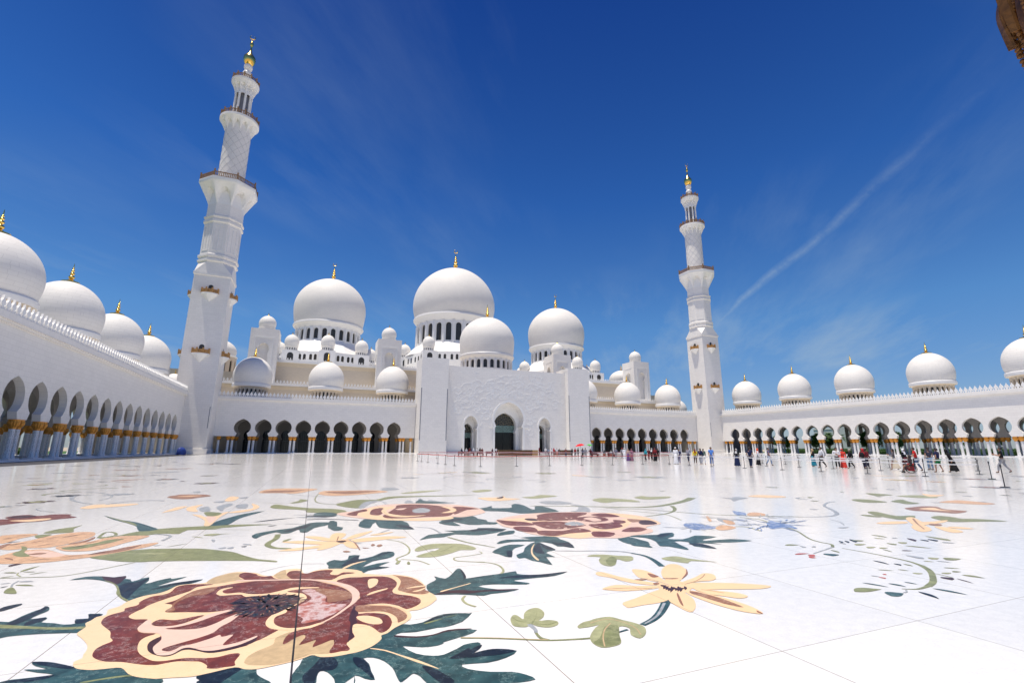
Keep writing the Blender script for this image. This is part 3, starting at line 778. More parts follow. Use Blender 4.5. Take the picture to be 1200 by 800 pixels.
    for s, l in ((-1, 'great dome left of the largest'), (1, 'great dome right of the largest')):
        make_dome(t, (s * 58, 221), 14.35, 54.6, 15.35, 62.6, 77.3, 3.5, drum=(13.4, 39.4, 52.0, 24, .54, 46.6, 51.3, 14.4), rim=(14.95, 53.6, 54.6), disc=1.9, seg=96, label=l, cres=True)
    make_dome(t, (0, 170.2), 10.3, 36.6, 10.75, 42.4, 52.5, 2.75, drum=(9.8, 27, 34.6, 24, .56, 30.9, 34.1, 10.4), rim=(10.65, 35.6, 36.6), disc=1.8, seg=80, label='dome straight above the gate')
    part('gate_roof', [(-24, 24, 153.9, 181, 20, 27.5)], 'hall')
    return t
hall_t = hall()

# ------------------------------------------------------------------ minarets
def octa(r_ap, z, n=8, rot=PI / 8):
    R = r_ap / math.cos(PI / n); return [(R * math.cos(rot + 2 * PI * i / n), R * math.sin(rot + 2 * PI * i / n), z) for i in range(n)]
def loft(mb, rings, m=0, cap=True):
    n = len(rings[0]); v = [p for r in rings for p in r]; f = []
    for k in range(len(rings) - 1):
        f += [(k * n + i, k * n + (i + 1) % n, (k + 1) * n + (i + 1) % n, (k + 1) * n + i) for i in range(n)]
    if cap: f += [tuple(range(n))[::-1], tuple(range((len(rings) - 1) * n, len(rings) * n))]
    mb.add(v, f, m)
def railing(mb, pts, z, h, step=.42):
    """posts, rails and balusters along a closed outline"""
    n = len(pts)
    for i in range(n):
        p, q = Vector((*pts[i], 0)), Vector((*pts[(i + 1) % n], 0)); L = (q - p).length
        if L < .01: continue
        d = (q - p) / L; s = Vector((-d.y, d.x, 0)) * .07
        for za, zb in ((z + .05, z + .25), (z + h * .8, z + h * .95)):
            v = [p - s, q - s, q + s, p + s]; mb.add([(a.x, a.y, za) for a in v] + [(a.x, a.y, zb) for a in v], [(0, 1, 5, 4), (1, 2, 6, 5), (2, 3, 7, 6), (3, 0, 4, 7), (4, 5, 6, 7)])
        k = max(1, int(L / step))
        for j in range(k):
            c = p + d * L * (j / k); big = j == 0
            a = .18 if big else .09; hh = h * 1.35 if big else h * .85
            mb.box(c.x - a, c.x + a, c.y - a, c.y + a, z, z + hh)
def scallop(mb, z0, z1, ri, ro, lobes, rot, octo, seg=144, nz=22):
    """corbelled gallery underside with arched scoops"""
    rings = []
    def poly(a, r):
        if not octo: return r
        k = (a - rot + PI / 8) % (PI / 4) - PI / 8
        return r / math.cos(k)
    for j in range(nz + 1):
        u = j / nz; z = z0 + (z1 - z0) * u; ring = []
        for i in range(seg):
            a = 2 * PI * i / seg
            ph = ((a - rot) * lobes / (2 * PI)) % 1; d = abs(ph - .5) * 2          # 0 at rib, 1 at rib? -> scoop centre at ph=0
            d = 1 - d                                                             # 0 scoop centre .. 1 rib
            arch = .78 * math.sqrt(max(0, 1 - (d / .86) ** 2)) if d < .86 else 0
            base = ri + (ro - ri) * (u ** 2.1)
            if u < arch: r = ri + (base - ri) * .04
            else: r = ri + (ro - ri) * max(u ** 2.1, min(1, ((u - arch) / max(.001, 1 - arch)) ** .3 * (u ** .8)))
            ring.append((poly(a, r) * math.cos(a), poly(a, r) * math.sin(a), z))
        rings.append(ring)
    loft(mb, rings, cap=False)
def minaret(x, y, label):
    t = thing('minaret', label, 'minaret', (x, y, 0), 0, 'minarets at the corners of the courtyard')
    hs = 4.35
    sq = lambda s, z: [(s, -s, z), (s, s, z), (-s, s, z), (-s, -s, z)]
    mb = MB(); loft(mb, [sq(hs + .25, 0), sq(hs + .25, 1.3), sq(hs, 1.35), sq(hs, 47.6), sq(hs + .22, 47.8), sq(hs + .22, 48.5)])
    # square to octagon: eight-point square closing to the octagon, leaving a triangular slope at each corner
    o8 = octa(4.35, 51.8); q = hs + .1; s8 = [(q, q), (q, q), (-q, q), (-q, q), (-q, -q), (-q, -q), (q, -q), (q, -q)]
    s8 = [s8[0], s8[1], s8[2], s8[3], s8[4], s8[5], s8[6], s8[7]]
    # octagon vertices start at 22.5 deg: pair each with the nearest corner
    ring0 = []
    for (vx, vy, vz) in o8: ring0.append((math.copysign(q, vx), math.copysign(q, vy), 48.52))
    loft(mb, [ring0, o8], cap=False)
    mb.obj('square_shaft', M['wall'], t)
    mb = MB(); R = [(4.35, 51.8), (4.75, 52.1), (4.75, 52.6), (4.45, 52.8), (4.45, 53.2), (4.8, 53.4), (4.8, 54.0), (4.4, 54.3), (4.4, 63.6), (4.75, 63.9), (4.75, 64.5), (4.5, 64.7), (4.5, 65.1), (4.8, 65.3), (4.8, 65.7), (4.35, 66.0), (4.3, 69.6)]
    loft(mb, [octa(r, z) for r, z in R], cap=False); mb.obj('octagonal_shaft', M['wall'], t)
    # recessed-looking panels: slim raised frames on each face
    mb = MB()
    for i in range(8):
        a = PI / 4 * i; ca, sa = math.cos(a), math.sin(a)
        for (u0, u1, z0, z1) in ((-1.25, -1.1, 55.2, 62.8), (1.1, 1.25, 55.2, 62.8), (-1.1, 1.1, 62.65, 62.8), (-1.1, 1.1, 55.2, 55.35), (-.07, .07, 55.35, 62.65)):
            f = MB(); f.box(4.41, 4.5, u0, u1, z0, z1); mb.add([(p[0] * ca - p[1] * sa, p[0] * sa + p[1] * ca, p[2]) for p in f.v], f.f)
    mb.obj('panel_frame', M['trim'], t)
    mb = MB(); scallop(mb, 69.6, 75.2, 4.3, 6.95, 8, 0, True)
    loft(mb, [octa(6.95, 75.2), octa(7.15, 75.5), octa(7.15, 76.5), octa(3.0, 76.55)], cap=False)
    g = autosmooth(mb.obj('gallery', M['trim'], t), 40); g['label'] = 'lowest and widest gallery, octagonal'
    mb = MB(); railing(mb, [(p[0], p[1]) for p in octa(6.9, 0)], 76.5, 1.6); mb.obj('railing', M['bronze'], g)
    mb = MB(); mb.lathe([(3.45, 76.5), (3.45, 96)], 48, cap=False); sh = autosmooth(mb.obj('round_shaft', M['wall'], t), 40)
    # net of helical ribs
    mb = MB(); n = 10; turns = .62
    for d in (-1, 1):
        for k in range(n):
            v = []; f = []; st = 36
            for j in range(st + 1):
                u = j / st; a = 2 * PI * k / n + d * turns * 2 * PI * u; z = 77.2 + 17.5 * u
                for rr, dz in ((3.44, -.07), (3.5, 0), (3.44, .07)): v.append((rr * math.cos(a), rr * math.sin(a), z + dz))
            for j in range(st): f += [(3 * j, 3 * j + 3, 3 * j + 4, 3 * j + 1), (3 * j + 1, 3 * j + 4, 3 * j + 5, 3 * j + 2)]
            mb.add(v, f)
    mb.obj('net_ribs', M['netline'], sh)
    mb = MB(); scallop(mb, 94.6, 98.4, 3.4, 5.1, 12, 0, False); mb.lathe([(5.1, 98.4), (5.3, 98.6), (5.3, 99.3), (2, 99.35)], 48, cap=False)
    g = autosmooth(mb.obj('gallery', M['trim'], t), 40); g['label'] = 'round middle gallery'
    mb = MB(); railing(mb, [(5.1 * math.cos(a), 5.1 * math.sin(a)) for a in [2 * PI * i / 16 for i in range(16)]], 99.3, 1.4); mb.obj('railing', M['bronze'], g)
    mb = MB(); mb.lathe([(1.5, 99.3), (1.5, 108.8)], 24, cap=False); lan = mb.obj('lantern_core', M['slot'], t)
    for i in range(8):
        mb = MB(); a = 2 * PI * (i + .5) / 8; cx, cy = 2.15 * math.cos(a), 2.15 * math.sin(a)
        mb.lathe([(.45, 99.3), (.34, 99.9), (.33, 108.0), (.45, 108.6)], 12, cx, cy, cap=False); autosmooth(mb.obj('lantern_column', M['trim'], t), 40)
    mb = MB(); scallop(mb, 108.4, 112.4, 2.3, 3.7, 12, 0, False, 64); mb.lathe([(3.7, 112.4), (3.85, 112.6), (3.85, 113.2), (1, 113.25)], 40, cap=False)
    g = autosmooth(mb.obj('gallery', M['trim'], t), 40); g['label'] = 'smallest, topmost gallery'
    mb = MB(); railing(mb, [(3.65 * math.cos(a), 3.65 * math.sin(a)) for a in [2 * PI * i / 12 for i in range(12)]], 113.2, 1.3); mb.obj('railing', M['bronze'], g)
    mb = MB(); mb.lathe([(1.6, 113.2), (1.1, 114.6), (.8, 115.5), (1.05, 115.9), (1.3, 116.6), (1.3, 117.2), (1.0, 117.8), (.7, 118.1), (1.0, 118.5), (1.25, 119.2), (1.2, 119.8), (.8, 120.4)], 32)
    autosmooth(mb.obj('neck', M['trim'], t), 40)
    mb = MB(); mb.lathe([(.7, 120.3), (1.1, 120.6), (1.55, 121.4), (1.75, 122.4), (1.65, 123.2), (1.2, 123.9), (.6, 124.8), (.3, 126), (.2, 127.2), (.35, 127.5), (.55, 128.1), (.5, 128.7), (.25, 129.2), (.12, 129.8), (.05, 130.3)], 32)
    R_ = .75; c = 131.0; v = []; f = []; n = 20
    for i in range(n + 1):
        tt = math.radians(-240 + 300 * i / n); th = .16 * math.sin(PI * i / n) + .03
        for dr, dy in ((-th, 0), (0, th * .7), (th, 0), (0, -th * .7)): v.append(((R_ + dr) * math.cos(tt), dy, c + (R_ + dr) * math.sin(tt)))
    for i in range(n):
        for k in range(4): f.append((4 * i + k, 4 * i + (k + 1) % 4, 4 * i + 4 + (k + 1) % 4, 4 * i + 4 + k))
    mb.add(v, f); autosmooth(mb.obj('finial', M['gold'], t), 50)
    # balconies: four faces, two heights
    for z in (25.9, 42.6):
        for ang in range(4):
            a = ang * PI / 2; ca, sa = round(math.cos(a)), round(math.sin(a))
            def tr(vv): return [(p[0] * ca - p[1] * sa, p[0] * sa + p[1] * ca, p[2]) for p in vv]
            f = MB(); y1 = -hs; y0 = -hs - 1.55; w = 2.0
            plan = [(-w, y1 - .003), (-w, y0 + .95), (-.75, y0), (.75, y0), (w, y0 + .95), (w, y1 - .003)]
            f.add([(a_, b_, z - .3) for a_, b_ in plan] + [(a_, b_, z) for a_, b_ in plan], [(5, 4, 3, 2, 1, 0), (6, 7, 8, 9, 10, 11)] + [(i, (i + 1) % 6, (i + 1) % 6 + 6, i + 6) for i in range(6)])
            f.add([(a_ * .93, b_ * .985 if i in (0, 5) else b_ + .08, z - .3) for i, (a_, b_) in enumerate(plan)] + [(0, y1, z - 2.3)], [(i, i + 1, 6) for i in range(5)])
            b = mesh_obj('balcony', tr(f.v), f.f, M['trim'], t)
            f = MB()
            railing(f, [(a_ * .95, b_ + .12 if b_ < y1 - .1 else b_ - .05) for a_, b_ in plan], z, 1.05, .3)
            mesh_obj('railing', tr(f.v), f.f, M['balc'], b)
            f = MB(); prof = [(-.6, z + .01), (.6, z + .01), (.6, z + 1.9)] + [(.6 * math.cos(q), z + 1.9 + .6 * math.sin(q)) for q in [PI * j / 8 for j in range(1, 8)]] + [(-.6, z + 1.9)]
            f.add([(h, y1 - .02, zz) for h, zz in prof], [tuple(range(len(prof)))]); mesh_obj('doorway', tr(f.v), f.f, M['glass'], b)
    # tall slot low on the shaft
    for sx in (-1, 1):
        mb = MB(); mb.box(sx * 3.95 - .08, sx * 3.95 + .08, -hs - .012, -hs - .001, 6.5, 12); mb.obj('slot', M['slot'], t)
    return t
TW = 89.65; TY = 148.28
minaret(XC - TW, TY, 'taller-looking, nearer minaret on the left, its lit edge against the sky')
minaret(XC + TW, TY, 'farther minaret on the right, where the gate arcade meets the sunlit arcade')

# ------------------------------------------------------------------ ground
def sheet(name, x0, x1, y0, y1, z, mat, kind='structure'):
    o = mesh_obj(name, [(x0, y0, z), (x1, y0, z), (x1, y1, z), (x0, y1, z)], [(0, 1, 2, 3)], mat); o['kind'] = kind; return o
sheet('ground', -4000, 4000, -4000, 4000, -.06, M['sand'])
floor = sheet('courtyard_floor', XL - 18.5, XR + 18.5, -60, 168, 0, M['floor'])
sheet('lawn', XR + 19, XR + 130, -60, 260, -.03, M['lawn']); sheet('lawn', XL - 130, XL - 19, -60, 260, -.03, M['lawn'])

mat_o = sheet('walkway_mat', XL + 2.2, XL + 8.1, 30, 139, .006, M['mat']); del mat_o['kind']; tag(mat_o, 'dark blue walkway matting laid along the shaded left arcade', 'matting')
for sx, nm in ((XL - 16.8, 'left'), (XR + 5, 'right')):
    mb = MB(); mb.box(0, 11.8, 0, 11.8, .2, 15.0); mb.box(-.02, 11.82, -.02, 11.82, 15.0, 15.6)
    a, b = (0, 1.1) if nm == 'left' else (10.2, 11.3); mb.box(a, b, -12.2, 0, .2, 15.0)
    a, b = (11.82, 18.4) if nm == 'left' else (-6.6, -.02); mb.box(a, b, 11.0, 11.8, .2, 15.0)
    o = mb.obj('corner_block', M['inner'], None, (sx, FY + 5, 0)); tag(o, 'plain marble block closing the ' + nm + ' corner of the court behind the ' + nm + ' minaret', 'building')
    make_dome(o, (3.4, 3.4), 4.95, 20.2, 5.32, 22.7, 28.6, 1.6, drum=(4.35, 15.0, 18.9, 24, .5, 15.5, 18.5, 5.0), rim=(5.22, 19.2, 20.2), disc=1.2)
# ------------------------------------------------------------------ coloured marble inlays of the courtyard floor
TILE = dict(A=(0, 667, 6), B=(150, 655, 8), C=(280, 655, 8), D=(400, 655, 8), E=(150, 700, 8), F=(280, 700, 8), G=(400, 700, 8), H=(500, 667, 6),
            I=(0, 570, 6), J=(180, 570, 6), K=(370, 570, 6), L=(560, 570, 6), M=(740, 570, 6), N=(920, 570, 6), O=(680, 640, 5.217), P=(1000, 540, 6), X=(0, 0, 1))
def trace(s):
    """'A 10,20 30,40 B 5,6' -> survey points"""
    out = []; t = TILE['X']
    for w in s.split():
        if w in TILE: t = TILE[w]
        else:
            x, y = w.split(','); out.append((t[0] + float(x) / t[2], t[1] + float(y) / t[2]))
    return out
def smooth_closed(p, k=3):
    n = len(p); out = []
    for i in range(n):
        a, b, c, d = p[i - 1], p[i], p[(i + 1) % n], p[(i + 2) % n]
        for j in range(k):
            t = j / k; out.append(tuple(.5 * (2 * b[q] + (c[q] - a[q]) * t + (2 * a[q] - 5 * b[q] + 4 * c[q] - d[q]) * t * t + (3 * b[q] - a[q] - 3 * c[q] + d[q]) * t ** 3) for q in (0, 1)))
    return out
def smooth_open(p, k=4):
    q = [p[0]] + p + [p[-1]]; out = []
    for i in range(1, len(q) - 2):
        a, b, c, d = q[i - 1], q[i], q[i + 1], q[i + 2]
        for j in range(k):
            t = j / k; out.append(tuple(.5 * (2 * b[e] + (c[e] - a[e]) * t + (2 * a[e] - 5 * b[e] + 4 * c[e] - d[e]) * t * t + (3 * b[e] - a[e] - 3 * c[e] + d[e]) * t ** 3) for e in (0, 1)))
    out.append(p[-1]); return out
class Inlay:
    """one motif: flat stones bedded in the floor, each layer a few millimetres above the one below"""
    count = 0
    def __init__(s, name): s.name = name; s.mb = MB(); s.mats = []; s.k = 0; Inlay.count += 1; s.c = Inlay.count
    def mi(s, c):
        if c not in s.mats: s.mats.append(c)
        return s.mats.index(c)
    def z(s, layer): s.k += 1; return .003 + .0008 * layer + .000012 * s.k + .000006 * s.c
    def fill(s, c, layer, text, k=3):
        g = [ground(x, y) for x, y in smooth_closed(trace(text), k)]
        g = [p for i, p in enumerate(g) if (Vector(p) - Vector(g[i - 1])).length > .0008]
        z = s.z(layer)
        vs_, _, tri = delaunay_2d_cdt([Vector(p) for p in g], [], [list(range(len(g)))], 1, 1e-6)[:3]; g = [tuple(p) for p in vs_]
        ff = []
        for t in tri:
            a, b, d = (g[i] for i in t)
            cr = (b[0] - a[0]) * (d[1] - a[1]) - (b[1] - a[1]) * (d[0] - a[0])
            ff.append(tuple(t) if cr > 0 else tuple(t)[::-1])
        s.mb.add([(x, y, z) for x, y in g], ff, s.mi(c)); return s
    def stroke(s, c, layer, w0, w1, text):
        """tapered line; widths in metres at the two ends"""
        g = [Vector(ground(x, y)) for x, y in smooth_open(trace(text))]; n = len(g); z = s.z(layer); v = []; f = []
        for i, p in enumerate(g):
            d = (g[min(n - 1, i + 1)] - g[max(0, i - 1)])
            d = d.normalized() if d.length > 0 else Vector((1, 0)); w = (w0 + (w1 - w0) * i / (n - 1)) / 2; q = Vector((-d.y, d.x)) * w
            v += [(*(p + q), z), (*(p - q), z)]
        for i in range(n - 1): f.append((2 * i, 2 * i + 1, 2 * i + 3, 2 * i + 2))
        s.mb.add(v, f, s.mi(c)); return s
    def leaflet(s, c, layer, x1, y1, x2, y2, w, tile='N'):
        t = TILE[tile]; a = Vector(ground(t[0] + x1 / t[2], t[1] + y1 / t[2])); b = Vector(ground(t[0] + x2 / t[2], t[1] + y2 / t[2]))
        d = b - a; q = Vector((-d.y, d.x)).normalized() * w / 2; v = []; n = 8; z = s.z(layer)
        for i in range(n + 1):
            u = i / n; h = math.sin(PI * u ** .8) ; p = a + d * u + q * .5 * math.sin(PI * u)
            v += [(*(p + q * h), z), (*(p - q * h), z)]
        s.mb.add(v, [(2 * i, 2 * i + 1, 2 * i + 3, 2 * i + 2) for i in range(n)], s.mi(c)); return s
    def seeds(s, c, layer, cx, cy, r, n, ln, w, seed, squash=1.0):
        rnd = random.Random(seed); g = Vector(ground(cx, cy)); z = s.z(layer)
        for i in range(n):
            a = rnd.uniform(0, 2 * PI); rr = r * math.sqrt(rnd.uniform(.02, 1)); p = g + Vector((rr * math.cos(a), rr * math.sin(a) * squash)); d = Vector((math.cos(a), math.sin(a))) * ln * rnd.uniform(.6, 1.2); q = Vector((-d.y, d.x)).normalized() * w * rnd.uniform(.7, 1.2)
            s.mb.add([(*(p - d / 2), z), (*(p + q / 2), z), (*(p + d / 2), z), (*(p - q / 2), z)], [(0, 3, 2, 1)], s.mi(c))
        return s
    def done(s):
        o = s.mb.obj(s.name, [S[c] for c in s.mats], floor); return o

# --- the great peony in the foreground
fl = Inlay('peony_inlay')
fl.fill('C', 1, '''A 540,455 580,490 612,530 610,565 585,600 575,625 520,650 515,680 545,700 640,708 740,700 850,693 900,735 960,757 1060,768
 E 270,762 420,752 560,745 640,735 800,700 1000,655 1090,672 1200,672 F 330,640 480,605 600,570 690,540 760,558 880,555 1000,535
 G 60,530 140,515 230,485 310,445 375,390 375,355 430,335 500,285 560,255 600,235 650,195 655,160 640,125 720,115 820,75 880,30 D 895,370 870,335 830,312 790,290 785,250 740,205 680,175 600,155 500,145 400,148 220,135 190,115 120,98 0,90
 C 880,90 780,95 700,110 640,135 600,125 580,92 480,92 400,110 330,150 280,158 220,150 170,130 100,125 0,118 B 930,135 860,160 760,205 700,225 560,235 460,250 380,290 290,320 150,345 0,395
 A 840,260 760,285 745,320 680,335 640,360 600,380 603,405 575,425''')
fl.fill('T', 2, 'B 740,215 800,175 900,145 1000,128 1060,135 1040,165 1070,190 1150,200 1000,205 880,225 760,235')
fl.fill('T', 2, 'F 50,600 90,550 180,500 320,440 345,380 480,325 560,330 700,360 880,400 885,440 870,500 850,524 780,530 690,530 600,560 450,605 300,632 120,635 60,622')
fl.fill('R', 2, '''B 100,410 150,380 230,350 330,335 400,310 450,265 520,245 600,238 700,235 800,238 720,250 640,265 590,295 520,320 440,345 350,375 250,410 180,440 140,465
 E 80,130 12,170 12,190 60,205 130,205 185,210 130,250 90,290 100,320 150,335 260,340 170,370 110,410 88,470 100,520 150,560 230,595 330,597 450,580 560,568 700,570 840,560 960,530 1050,530 1000,600 1000,640 900,655 830,668 740,665 740,640 680,605 600,600 460,600 340,620 250,635 120,630
 A 850,652 740,650 670,630 648,605 670,565 720,535 790,505 775,480 775,440 740,410 710,380 730,345 780,320 870,295 880,275 960,255 980,240''')
fl.fill('R', 2, '''B 350,415 450,385 550,330 650,290 820,262 1010,228 1200,207 C 350,198 650,198 800,222 960,262 1060,330 1050,410 960,480 840,560 640,640 400,655 F 360,312 200,395 0,470
 E 1130,447 960,482 820,505 620,492 500,492 420,535 330,555 230,530 180,480 200,420 300,370 330,300 345,290 560,240 760,160 960,118 760,139 560,138 380,141 350,128 410,95 420,70 350,58''')
fl.fill('P', 3, '''E 180,215 215,215 225,260 280,272 400,268 560,235 700,185 760,158 960,113 972,125 840,165 640,235 480,275 345,295 500,303 680,290 830,240 930,190 1050,146 1050,160 960,230 870,275 800,330 680,375 560,410 420,450 330,480 320,500 380,508 440,490 500,460 600,440 700,410 790,380 860,352 880,372 985,350 930,400 890,450 1000,430 1100,400 1200,363 1200,378 1060,440 930,475 800,500 700,500 620,480 560,472 500,485 420,530 350,545 270,540 235,500 240,460 310,400 300,350 240,335 130,330 90,300 95,280 150,235''')
fl.fill('D', 2.5, 'E 300,370 200,420 180,480 200,515 250,540 340,556 420,540 500,500 560,490 640,500 760,522 900,505 1040,472 1160,430 1200,400 1200,378 1060,440 930,475 800,500 700,500 620,478 560,470 500,485 420,530 350,545 270,540 235,500 240,460 300,405')
fl.fill('R', 4, 'E 220,247 300,208 440,215 600,185 715,168 600,215 480,255 380,270 260,268')
fl.fill('W', 3, 'B 420,420 520,350 650,290 820,262 830,280 740,330 600,350 480,395 430,440 440,480 380,497 350,485 410,450')
fl.fill('C', 3, '''C 0,315 40,320 120,330 260,325 380,300 500,270 620,265 740,265 740,272 600,280 450,305 540,318 600,325 635,355 620,385 560,420 460,470 440,505 350,540 325,580 345,620 420,645 520,648 640,632 760,598 790,600 680,645 560,662 440,668 330,660 270,640 248,605 270,560 340,505 460,440 560,400 570,360 540,340 380,335 250,350 140,360 60,355 20,330''')
fl.fill('C', 3, 'B 830,320 870,285 965,265 980,270 900,292 888,312 930,325 1040,315 1110,325 1200,345 1200,360 1100,352 1060,335 950,340 870,345 835,333')
fl.fill('K', 2.6, 'C 590,300 700,285 820,330 810,400 920,420 1010,430 900,510 760,570 640,600 580,600 600,560 540,520 560,440 640,400 680,360')
fl.fill('W', 2.8, 'C 740,275 1000,300 1060,330 1050,370 900,400 830,405 820,350 720,300')
fl.fill('P', 3, 'C 0,210 300,203 600,197 760,210 880,230 980,265 1045,310 1062,360 1040,420 960,480 880,540 760,605 800,595 920,530 1020,460 1100,400 1130,345 1120,300 1060,255 980,230 900,212 780,197 600,188 300,193 0,198')
fl.fill('R', 2.3, '''C 915,210 950,190 1040,172 1150,170 D 200,168 380,162 470,180 520,220 510,260 480,290 490,320 560,335 650,345 730,370 745,405 700,440 610,470 540,440 440,422 330,420 230,430 130,455
 G 112,120 160,155 240,145 360,150 440,170 475,230 450,290 400,325 360,330 320,300 260,265 180,250 110,255 105,330 125,370 70,410 48,440 80,480 60,500 0,505
 F 860,525 850,500 885,450 890,410 860,402 690,470 720,410 700,405 560,450 620,380 610,352 540,375 430,440 412,425 440,370 500,325 600,300 780,250 960,130 1060,60 1130,10 C 1130,345 1100,285 980,232''', 2)
fl.fill('D', 2.7, 'G 125,80 160,150 135,190 150,240 108,262 103,330 124,368 80,400 60,420 75,330 85,240 70,210 90,140')
fl.fill('C', 3, 'D 250,200 300,183 345,195 330,240 280,272 255,265').fill('C', 3, 'D 240,335 300,305 425,275 425,285 330,315 250,340')
fl.fill('W', 3, 'G 130,100 170,75 300,78 450,85 560,120 615,165 605,200 560,225 530,235 520,190 460,150 360,130 230,135 150,135')
fl.fill('C', 3.4, 'G 235,72 380,58 500,75 600,120 620,165 585,120 480,88 370,72').fill('C', 3, 'G 145,180 240,172 340,190 380,215 380,245 320,255 230,240 160,210')
fl.fill('W', 2.6, 'D 480,150 600,165 680,185 760,235 785,262 788,290 825,310 760,330 640,320 560,300 530,285 550,240 555,200 520,165')
fl.fill('C', 3, 'D 600,278 700,255 785,248 785,256 700,268').fill('C', 3, 'D 665,305 740,285 785,268 785,278 720,305')
fl.fill('R', 2.4, 'B 1040,165 1060,135 1120,127 1200,140 C 180,155 240,165 300,158 330,180 380,195 200,200 0,198 B 1090,192')
fl.fill('R', 2.4, 'C 445,150 480,115 570,110 580,130 640,135 700,118 780,105 880,105 850,140 920,150 980,125 1090,130 960,150 870,195 760,190 560,190 470,180')
fl.fill('T', 2.5, 'C 330,150 400,110 440,105 445,150 480,185 400,192 350,175')
fl.fill('D', 3.5, 'C -60,420 -10,380 80,355 200,345 330,335 430,335 540,345 565,380 540,420 440,470 330,520 200,550 80,540 -20,505')
fl.seeds('B', 3.6, 312, 708, .36, 110, .12, .036, 3, 1.0).seeds('W', 3.65, 312, 708, .34, 50, .09, .014, 5).seeds('S', 3.7, 316, 709, .30, 16, .06, .006, 8)
fl.done()

# --- teal leaves round the peony
lf = Inlay('leaf_inlay')
lf.fill('G', 0, '''A 490,75 600,52 720,48 800,55 885,45 880,65 920,70 930,85 1050,55 1020,100 B 80,200 200,168 160,230 280,200 400,175 410,185 555,163 440,200 340,230 270,255 420,225 560,205 700,188 640,215 540,240 460,262 380,300 280,330 130,355 0,400
 A 900,215 850,190 825,150 830,115 780,95 700,75 600,68''', 2)
lf.fill('D', .6, 'A 720,50 800,57 885,47 870,72 830,105 790,95 740,78').fill('B', .6, 'A 835,120 900,95 960,90 1050,60 1000,105 940,160 890,212 850,190')
lf.fill('B', .6, 'B 700,190 560,207 420,228 300,262 200,290 330,268 460,240 600,220').fill('O', .8, 'A 730,78 800,103 822,140 817,170 850,203 890,225 902,216 855,190 838,140 822,110 775,86')
lf.fill('B', 0, 'A 0,275 60,255 150,240 145,252 70,277 0,296', 2)
lf.fill('G', 0, '''A -40,372 60,370 150,330 250,290 300,275 315,258 345,265 340,290 280,315 210,350 320,336 325,350 290,372 380,378 450,388 530,380 530,350 620,345 620,315 660,312 725,315 640,360 615,385 615,405 580,440 470,447 300,452 150,462 50,472 -40,480''', 2)
lf.fill('B', .6, 'A 50,385 150,338 260,292 320,262 340,270 270,312 190,352 110,388').fill('B', .6, 'A 165,395 210,360 320,340 300,360 230,385').fill('B', .6, 'A 530,380 535,352 622,347 625,318 720,318 640,355 580,378').fill('O', .7, 'A -40,388 200,400 400,408 605,402 600,416 400,425 200,418 -40,412')
lf.fill('G', 0, '''A -30,800 180,765 380,740 260,725 165,705 260,703 330,700 250,680 222,655 280,648 380,655 460,675 520,685 560,690 640,700 740,695 850,690 900,730 1000,758 1140,766 1080,830 600,1000 0,900''', 2)
lf.fill('B', .6, 'A 225,652 300,650 400,660 520,688 480,700 380,690 280,672').fill('B', .6, 'A 0,795 180,768 380,743 300,775 150,795').fill('O', .7, 'A 560,795 700,770 850,748 940,742 940,750 840,760 700,780 600,798')
lf.fill('G', 0, 'E 640,800 672,775 640,740 800,698 1000,652 1090,668 1200,668 F 165,672 170,720 230,760 300,800 300,880 -100,900 -300,880')
lf.fill('B', .6, 'E 640,745 800,702 1000,658 1070,670 990,720 870,800 700,900 640,800 672,775')
lf.fill('G', 0, '''F 500,830 500,720 570,630 605,565 690,540 760,550 880,550 1050,525 G 140,512 230,480 300,440 370,390 370,350 430,330 555,252 640,253 760,232 860,185 960,155 1100,145 1200,148 H 318,305 250,368 130,405 G 900,282 700,322 560,330 505,352 530,369 700,370 860,350 1000,310 1200,293
 H 180,418 355,425 260,470 110,505 120,520 0,547 G 1100,375 940,410 960,425 900,450 760,465 600,455 585,465 700,525 850,545 960,535 1060,490 1200,438 H 120,605 180,580 260,530 360,512 380,530 370,560 310,595 400,570 500,558 635,572 560,620 430,655 250,668 290,700 450,720 600,720 700,740 765,773 650,795 500,805 300,840 100,860
 G 800,800 740,740 680,712 640,735 570,790 540,780 510,720 480,660 400,595 300,562 205,570 260,620 280,690 315,770 220,760 125,730 120,860 F 1080,830 1085,735 950,830 900,800 890,760 830,700 760,688 730,740 700,830''', 2)
lf.fill('B', .6, 'F 605,800 600,730 700,640 770,565 880,560 930,620 880,680 760,690 725,745 690,830').fill('B', .6, 'G 110,562 200,572 250,620 275,690 305,765 210,690 130,630').fill('B', .6, 'G 760,640 900,680 1060,780 1000,830 900,780 800,700')
lf.fill('B', .6, 'G 780,235 900,178 1090,148 1000,165 880,203 800,242').fill('D', .6, 'G 505,355 700,364 860,346 1000,303 1200,290 1200,297 1000,318 860,357 700,377 520,372').fill('B', .6, 'H 310,598 400,570 500,558 630,572 520,600 400,612 290,622').fill('B', .6, 'H 240,602 380,530 370,560 300,602').fill('B', .6, 'G 1110,520 1200,470 1200,540 1140,570 1010,572')
lf.fill('C', .9, 'G 270,482 400,500 560,553 700,605 900,668 890,656 720,588 560,540 420,494 300,476', 2).fill('O', .9, 'G 780,240 900,208 1090,162 1000,180 900,216 800,246')
lf.fill('G', 0, '''H 0,110 55,80 65,65 55,48 130,65 X 530,672 534.5,667 539,666 544,671 546,676 H 270,65 400,45 520,30 625,12 635,30 720,38 860,30 990,15 900,45 780,58 620,75 640,85 720,95 700,105 560,105 460,105 360,118 500,140 650,138 560,160 450,172 400,185 320,180 200,175 60,178 10,150''', 2)
